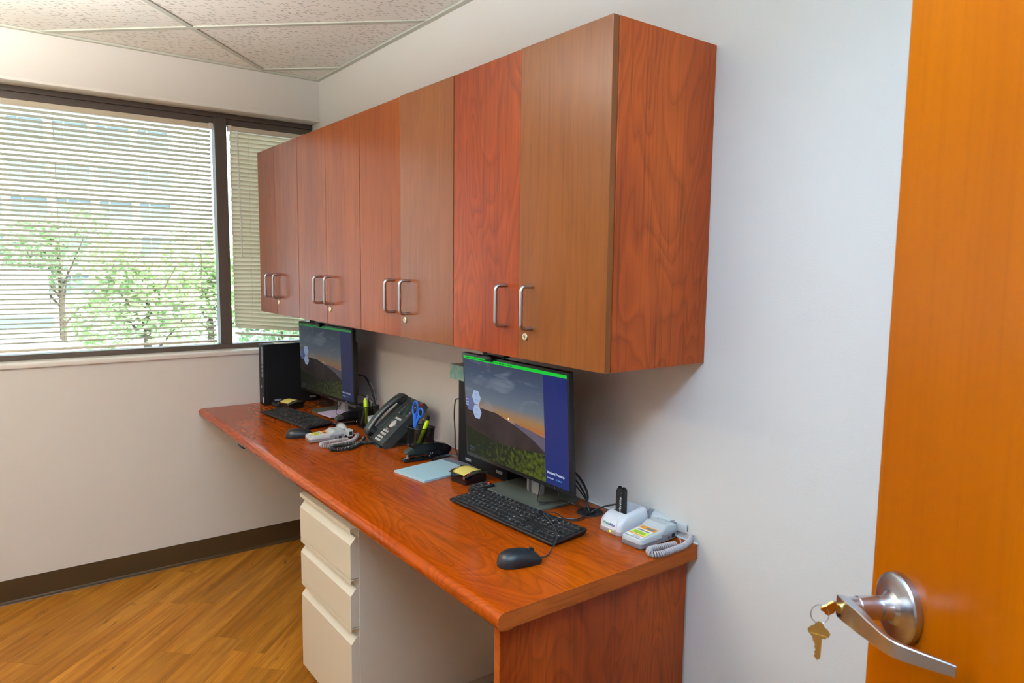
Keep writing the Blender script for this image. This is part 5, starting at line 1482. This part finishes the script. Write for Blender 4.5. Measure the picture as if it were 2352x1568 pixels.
# ------------------------------------------------------------------ staplers
def stapler(loc, rot, label):
    # local: X axis = length, nose at -X
    t = thing('stapler', label, 'stapler', loc, rot, 'black desktop staplers')
    b = MB(); b.bbox(-0.092, -0.0185, 0.0, 0.082, 0.0185, 0.010, 0.004, 3); b.build('base', M['gloss_black'], t)
    b = MB(); b.bbox(-0.085, -0.009, 0.0101, -0.066, 0.009, 0.0116, 0.0008, 1); b.box(-0.080, -0.006, 0.0114, -0.072, -0.001, 0.0122); b.box(-0.080, 0.001, 0.0114, -0.072, 0.006, 0.0122); b.build('anvil', M['satin'], t)
    def side(pr, w, m, name, bev=0.003):
        b = MB(); b.loft([[(x, -w, z) for x, z in pr], [(x, w, z) for x, z in pr]], 0, False, True)
        return b.build(name, m, t, bevel=bev, bseg=3)
    side([(0.010, 0.010), (0.080, 0.010), (0.094, 0.030), (0.088, 0.043), (0.045, 0.043), (0.022, 0.024)], 0.0165, M['gloss_black'], 'rear_housing', 0.0015)
    side([(-0.066, 0.030), (-0.060, 0.047), (-0.035, 0.057), (0.000, 0.061), (0.040, 0.060), (0.072, 0.052), (0.094, 0.037), (0.092, 0.030), (0.050, 0.038), (-0.040, 0.031)], 0.0155, M['gloss_black'], 'top_arm', 0.003)
    side([(-0.086, 0.029), (-0.078, 0.040), (-0.062, 0.0475), (-0.054, 0.0475), (-0.054, 0.034), (-0.072, 0.0285)], 0.0162, M['phone'], 'nose', 0.002)
    b = MB(); b.box(-0.074, -0.008, 0.018, 0.030, 0.008, 0.031); b.build('magazine', M['gloss_black'], t)
    b = MB(); b.box(-0.0775, -0.007, 0.012, -0.0730, 0.007, 0.030); b.box(-0.0705, -0.007, 0.016, -0.0695, 0.007, 0.028); b.build('driver_plate', M['blade'], t)
    MB().tube([(0.006, -0.0105, 0.0115), (0.013, -0.0105, 0.024), (0.015, -0.0105, 0.0135), (0.021, -0.0105, 0.026)], 0.0009, 6).build('spring', M['satin'], t)
    return t
stapler((-0.172, -1.399, ZD), -6, 'black desktop stapler in front of the near pen cup with the scissors')
stapler((-0.155, -0.727, ZD), -4, 'black desktop stapler beside the lilac notepad at the far monitor')

# ------------------------------------------------------------------ note pads
def notepad(loc, rot, w, l, h, m, label, lines=True, band=True):
    # local: Y = length away from the user
    t = thing('notepad', label, 'notepad', loc, rot)
    b = MB(); b.bbox(-w / 2, -l / 2, 0, w / 2, l / 2, h, 0.0004, 1); b.build('pages', m, t)
    if lines:
        b = MB(); n = int(l / 0.0087)
        for k in range(n - 1): b.box(-w / 2 + .001, -l / 2 + 0.010 + k * 0.0087, h, w / 2 - .001, -l / 2 + 0.0105 + k * 0.0087, h + 0.00015)
        b.box(-w / 2 + 0.030, -l / 2 + .002, h, -w / 2 + 0.0306, l / 2 - .03, h + 0.00018)
        b.build('ruling', M['pad_line'], t)
    if band:
        b = MB(); b.bbox(-w / 2 - .0005, l / 2 - 0.032, -0.0, w / 2 + .0005, l / 2 + .0008, h + 0.0008, 0.0005, 1); b.build('binding', M['binding'], t)
    return t
notepad((-0.217, -1.549, ZD), -90 + 8, 0.168, 0.238, 0.007, M['pad_blue'], 'pale blue ruled notepad with a dark grey binding in front of the near monitor')
notepad((-0.137, -0.520, ZD + 0.0085), -90 + 6, 0.125, 0.150, 0.007, M['pad_lilac'], 'pale lilac notepad on the stand of the far monitor', False, False)

# ------------------------------------------------------------------ sticky note dispensers
def dispenser(loc, rot, label):
    t = thing('note_dispenser', label, 'note dispenser', loc, rot, 'sticky note dispensers')
    w, l = 0.086, 0.098
    zz = lambda y, h0, rise: h0 + rise * (1 - (2 * y / l) ** 2)
    def slab(wd, y0, y1, h0, h1, rise, m, name, n=12, smooth=True):
        rings = []
        for k in range(n + 1):
            y = y0 + (y1 - y0) * k / n
            a_, c_ = zz(y, h0, rise), zz(y, h1, rise)
            rings.append([(-wd / 2, y, a_), (wd / 2, y, a_), (wd / 2, y, c_), (-wd / 2, y, c_)])
        return MB().loft(rings, 0, smooth, True).build(name, m, t, angle=30)
    rings = []
    for k in range(13):
        y = -0.043 + 0.086 * k / 12
        rings.append([(-0.038, y, 0.0), (0.038, y, 0.0), (0.039, y, zz(y, 0.020, 0.012)), (-0.039, y, zz(y, 0.020, 0.012))])
    MB().loft(rings, 0, True, True).build('base', M['gloss_black'], t, angle=30)
    slab(0.066, -0.038, -0.001, 0.0215, 0.0285, 0.012, M['sticky'], 'notes'); slab(0.066, 0.0, 0.038, 0.0220, 0.0290, 0.012, M['sticky'], 'notes')
    def rail(y0, y1, x0, x1):
        rings = []
        for k in range(13):
            y = y0 + (y1 - y0) * k / 12
            rings.append([(x0, y, zz(y, 0.0225, 0.012)), (x1, y, zz(y, 0.0225, 0.012)), (x1, y, zz(y, 0.0305, 0.012)), (x0, y, zz(y, 0.0305, 0.012))])
        return rings
    b = MB()
    b.loft(rail(-l / 2, l / 2, -w / 2, -w / 2 + 0.009), 0, True, True); b.loft(rail(-l / 2, l / 2, w / 2 - 0.009, w / 2), 0, True, True)
    b.box(-w / 2 + .009, -l / 2, 0.0225, w / 2 - .009, -l / 2 + 0.008, 0.031); b.box(-w / 2 + .009, l / 2 - 0.008, 0.0225, w / 2 - .009, l / 2, 0.031)
    b.build('clear_frame', M['acrylic'], t, angle=30)
    b = MB()
    for sx in (-1, 1):
        for sy in (-1, 1): b.cyl((sx * 0.037, sy * 0.042, 0.024), 0.0035, 0.009, 12)
    b.build('corner_pin', M['acrylic'], t)
    return t
dispenser((-0.190, -1.708, ZD), -90 + 4, 'clear-topped sticky note dispenser lying over the corner of the blue notepad')
dispenser((-0.258, -0.225, ZD), -90 + 18, 'clear-topped sticky note dispenser between the far keyboard and the corner tower')

# ------------------------------------------------------------------ card readers
def reader(loc, rot, label, led=True):
    t = thing('card_reader', label, 'card reader', loc, rot, 'black badge readers')
    b = MB(); b.bbox(-0.024, -0.036, 0.0, 0.024, 0.036, 0.0155, 0.005, 3); b.build('body', M['black'], t)
    b = MB()
    for q in ((-0.016, -0.026, 0.016, -0.0252), (-0.016, 0.0205, 0.016, 0.0213), (-0.016, -0.0252, -0.0152, 0.0205), (0.0152, -0.0252, 0.016, 0.0205), (-0.008, -0.004, 0.008, -0.002)): b.box(q[0], q[1], 0.0155, q[2], q[3], 0.0157)
    b.build('outline', M['button_white'], t)
    if led: MB().lathe([(0.0026, 0.0150), (0.0026, 0.0162), (0.0, 0.0166)], 12, c=(0.0, 0.0265, 0)).build('indicator', M['led'], t)
    b = MB(); b.bbox(-0.006, -0.052, 0.002, 0.012, -0.036, 0.012, 0.003, 2); b.build('cable_boot', M['matte_black'], t)
    return t
reader((-0.204, -1.806, ZD), -90 + 2, 'small black badge reader with a red light at the corner of the near keyboard')
t = thing('barcode_scanner', 'small black cylinder-shaped device lying at the foot of the corner tower', 'device', (-0.315, -0.158, ZD), 0)
b = MB(); b.lathe([(0.0, -0.045), (0.009, -0.045), (0.011, -0.040), (0.011, 0.03), (0.008, 0.036), (0.0, 0.036)], 20, axis='Y', c=(0, 0, 0.011)); b.build('body', M['black'], t)
MB().tube(spline([(0, 0.034, 0.011), (0.01, 0.045, 0.006), (0.03, 0.05, 0.0025)], 5), 0.0016, 6).build('cable', M['cable'], t)

# ------------------------------------------------------------------ outside
GZ = -6.0
struct('ground', box(-60, 2.0, GZ - 0.2, 60, 140, GZ), M['asphalt'])
bl = thing('office_building', 'pale concrete office building with rows of round-cornered windows across the street', 'building', (2, 55, GZ))
FX0, FX1 = -25.0, 14.5
top = 19.0 - GZ
cols = [i for i in range(-10, 4)]
PX, WW = 2.60, 2.16
rows_z = [(14.2, 15.8), (11.15, 12.9), (9.25 - 0.9, 10.95 - .95), (4.45, 5.85), (1.0, 2.5), (-3.0, -1.4)]
rows_z = [(12.2, 13.9), (9.45, 11.15), (6.85, 8.35), (4.4, 5.85), (1.9, 3.35), (-0.9, 0.55)]
# facade as piers and spandrels so that each window is a real recess
b = MB()
xs = [0.22 + PX * i for i in cols]
zs = sorted(rows_z)
prev = GZ
for (z0, z1) in zs:
    b.box(FX0 - 2, 0, prev - GZ, FX1 - 2, 6, z0 - GZ); prev = z1
b.box(FX0 - 2, 0, prev - GZ, FX1 - 2, 6, top)
for (z0, z1) in zs:
    px = FX0
    for x in xs:
        b.box(px - 2, 0, z0 - GZ, x - 2, 6, z1 - GZ); px = x + WW
    b.box(px - 2, 0, z0 - GZ, FX1 - 2, 6, z1 - GZ)
b.build('facade', M['facade'], bl)
wsrc = psrc = None
for (z0, z1) in zs:
    for i, x in enumerate(xs):
        h_ = z1 - z0
        if wsrc is None:
            f = MB()
            f.box(0, 0.10, 0, 0.05, 0.30, 1.45); f.box(WW - .05, 0.10, 0, WW, 0.30, 1.45); f.box(0, .10, 0, WW, .30, 0.05); f.box(0, .10, 1.40, WW, .30, 1.45)
            f.box(0.66, .10, 0, 0.74, .27, 1.45)
            for sx, cx in ((1, 0.0), (-1, WW)):
                f.prism([(cx, 1.46), (cx, 1.20), (cx + sx * .05, 1.34), (cx + sx * .14, 1.41), (cx + sx * .26, 1.46)] if sx > 0 else [(cx, 1.46), (cx - .26, 1.46), (cx - .14, 1.41), (cx - .05, 1.34), (cx, 1.20)], -0.20, 0.0, 0, Matrix.Rotation(R(90), 4, 'X'))
            wsrc = f.build('window', M['ext_frame'], bl); w_ = wsrc
            psrc = MB().box(0.03, 0.21, 0.03, WW - .03, 0.24, 1.43).build('pane', M['ext_glass'], wsrc)
        else:
            w_ = copy_of(wsrc, bl); copy_of(psrc, w_)
        w_.location = (x - 2, 0, z0 - GZ); w_.scale = (1, 1, h_ / 1.45)
b = thing('low_building', 'low white flat-roofed building in front of the office block, left of the trees', 'building', (-6, 30, GZ))
MB().box(-12, 0, 0, 6.6, 10, 6.9).build('wall', M['parapet'], b)
MB().box(-12, -0.1, 4.85, 6.7, 0.0, 5.3).build('dark_band', M['dark_band'], b)
MB().box(-12, -0.05, 6.9, 6.7, 10, 7.1).build('parapet', M['parapet'], b)
rf = thing('flat_roof', 'pale grey flat roof close below the window, ending in a diagonal edge', 'roof', (-8, 3.0, GZ))
MB().prism([(-14, 0), (8.2, 0), (9.3, 9), (8.6, 26), (-14, 26)], 0, 4.6).build('roof_deck', M['roof'], rf)
def tree(x, y, h, r, m, label, n=1500):
    t = thing('tree', label, 'tree', (x, y, GZ), 0, 'street trees outside the window')
    b = MB()
    b.tube([(0, 0, 0), (0.05, 0, h * 0.45), (0.0, 0.1, h * 0.8)], [0.22, 0.16, 0.06], 8)
    for a in range(5):
        an = a * 1.3
        b.tube([(0.03, 0, h * (0.35 + 0.05 * a)), (r * 0.4 * math.cos(an), r * .4 * math.sin(an), h * (0.5 + .05 * a)), (r * 0.7 * math.cos(an), r * .7 * math.sin(an), h * (0.62 + .05 * a))], [0.08, 0.05, 0.02], 5)
    b.build('trunk', M['bark'], t)
    f = MB(); rnd = random.Random(int(x * 10 + y))
    blobs = [(rnd.uniform(-.6, .6) * r, rnd.uniform(-.6, .6) * r, h * rnd.uniform(0.5, 0.92), r * rnd.uniform(0.35, 0.6)) for _ in range(14)]
    for k in range(n):
        bx, by, bz, br = blobs[k % 14]
        d3 = Vector((rnd.gauss(0, 1), rnd.gauss(0, 1), rnd.gauss(0, 1))).normalized() * br * rnd.uniform(0.6, 1.0)
        p = Vector((bx, by, bz)) + d3
        s_ = rnd.uniform(0.12, 0.24)
        u = Vector((rnd.gauss(0, 1), rnd.gauss(0, 1), rnd.gauss(0, .4))).normalized(); v = u.cross(Vector((rnd.gauss(0, 1), rnd.gauss(0, 1), rnd.gauss(0, 1)))).normalized()
        f.add([p - u * s_, p + v * s_ * .5, p + u * s_, p - v * s_ * .5], [(0, 1, 2, 3)])
    o = f.build('foliage', m, t)
    return t
tree(2.0, 44, 10.6, 3.2, M['leaf2'], 'pale green street tree standing right behind the low white building', 3200)
tree(4.2, 31, 8.9, 2.9, M['leaf'], 'broad light green street tree in the middle of the window view', 3600)
tree(7.6, 34, 8.7, 2.8, M['leaf'], 'light green street tree just right of the broad one', 3600)
tree(10.8, 33, 8.0, 2.8, M['leaf2'], 'street tree near the window mullion, right of the others', 3400)
tree(-3.9, 46, 9.8, 2.7, M['leaf'], 'street tree rising behind the low white building at the left edge', 2600)
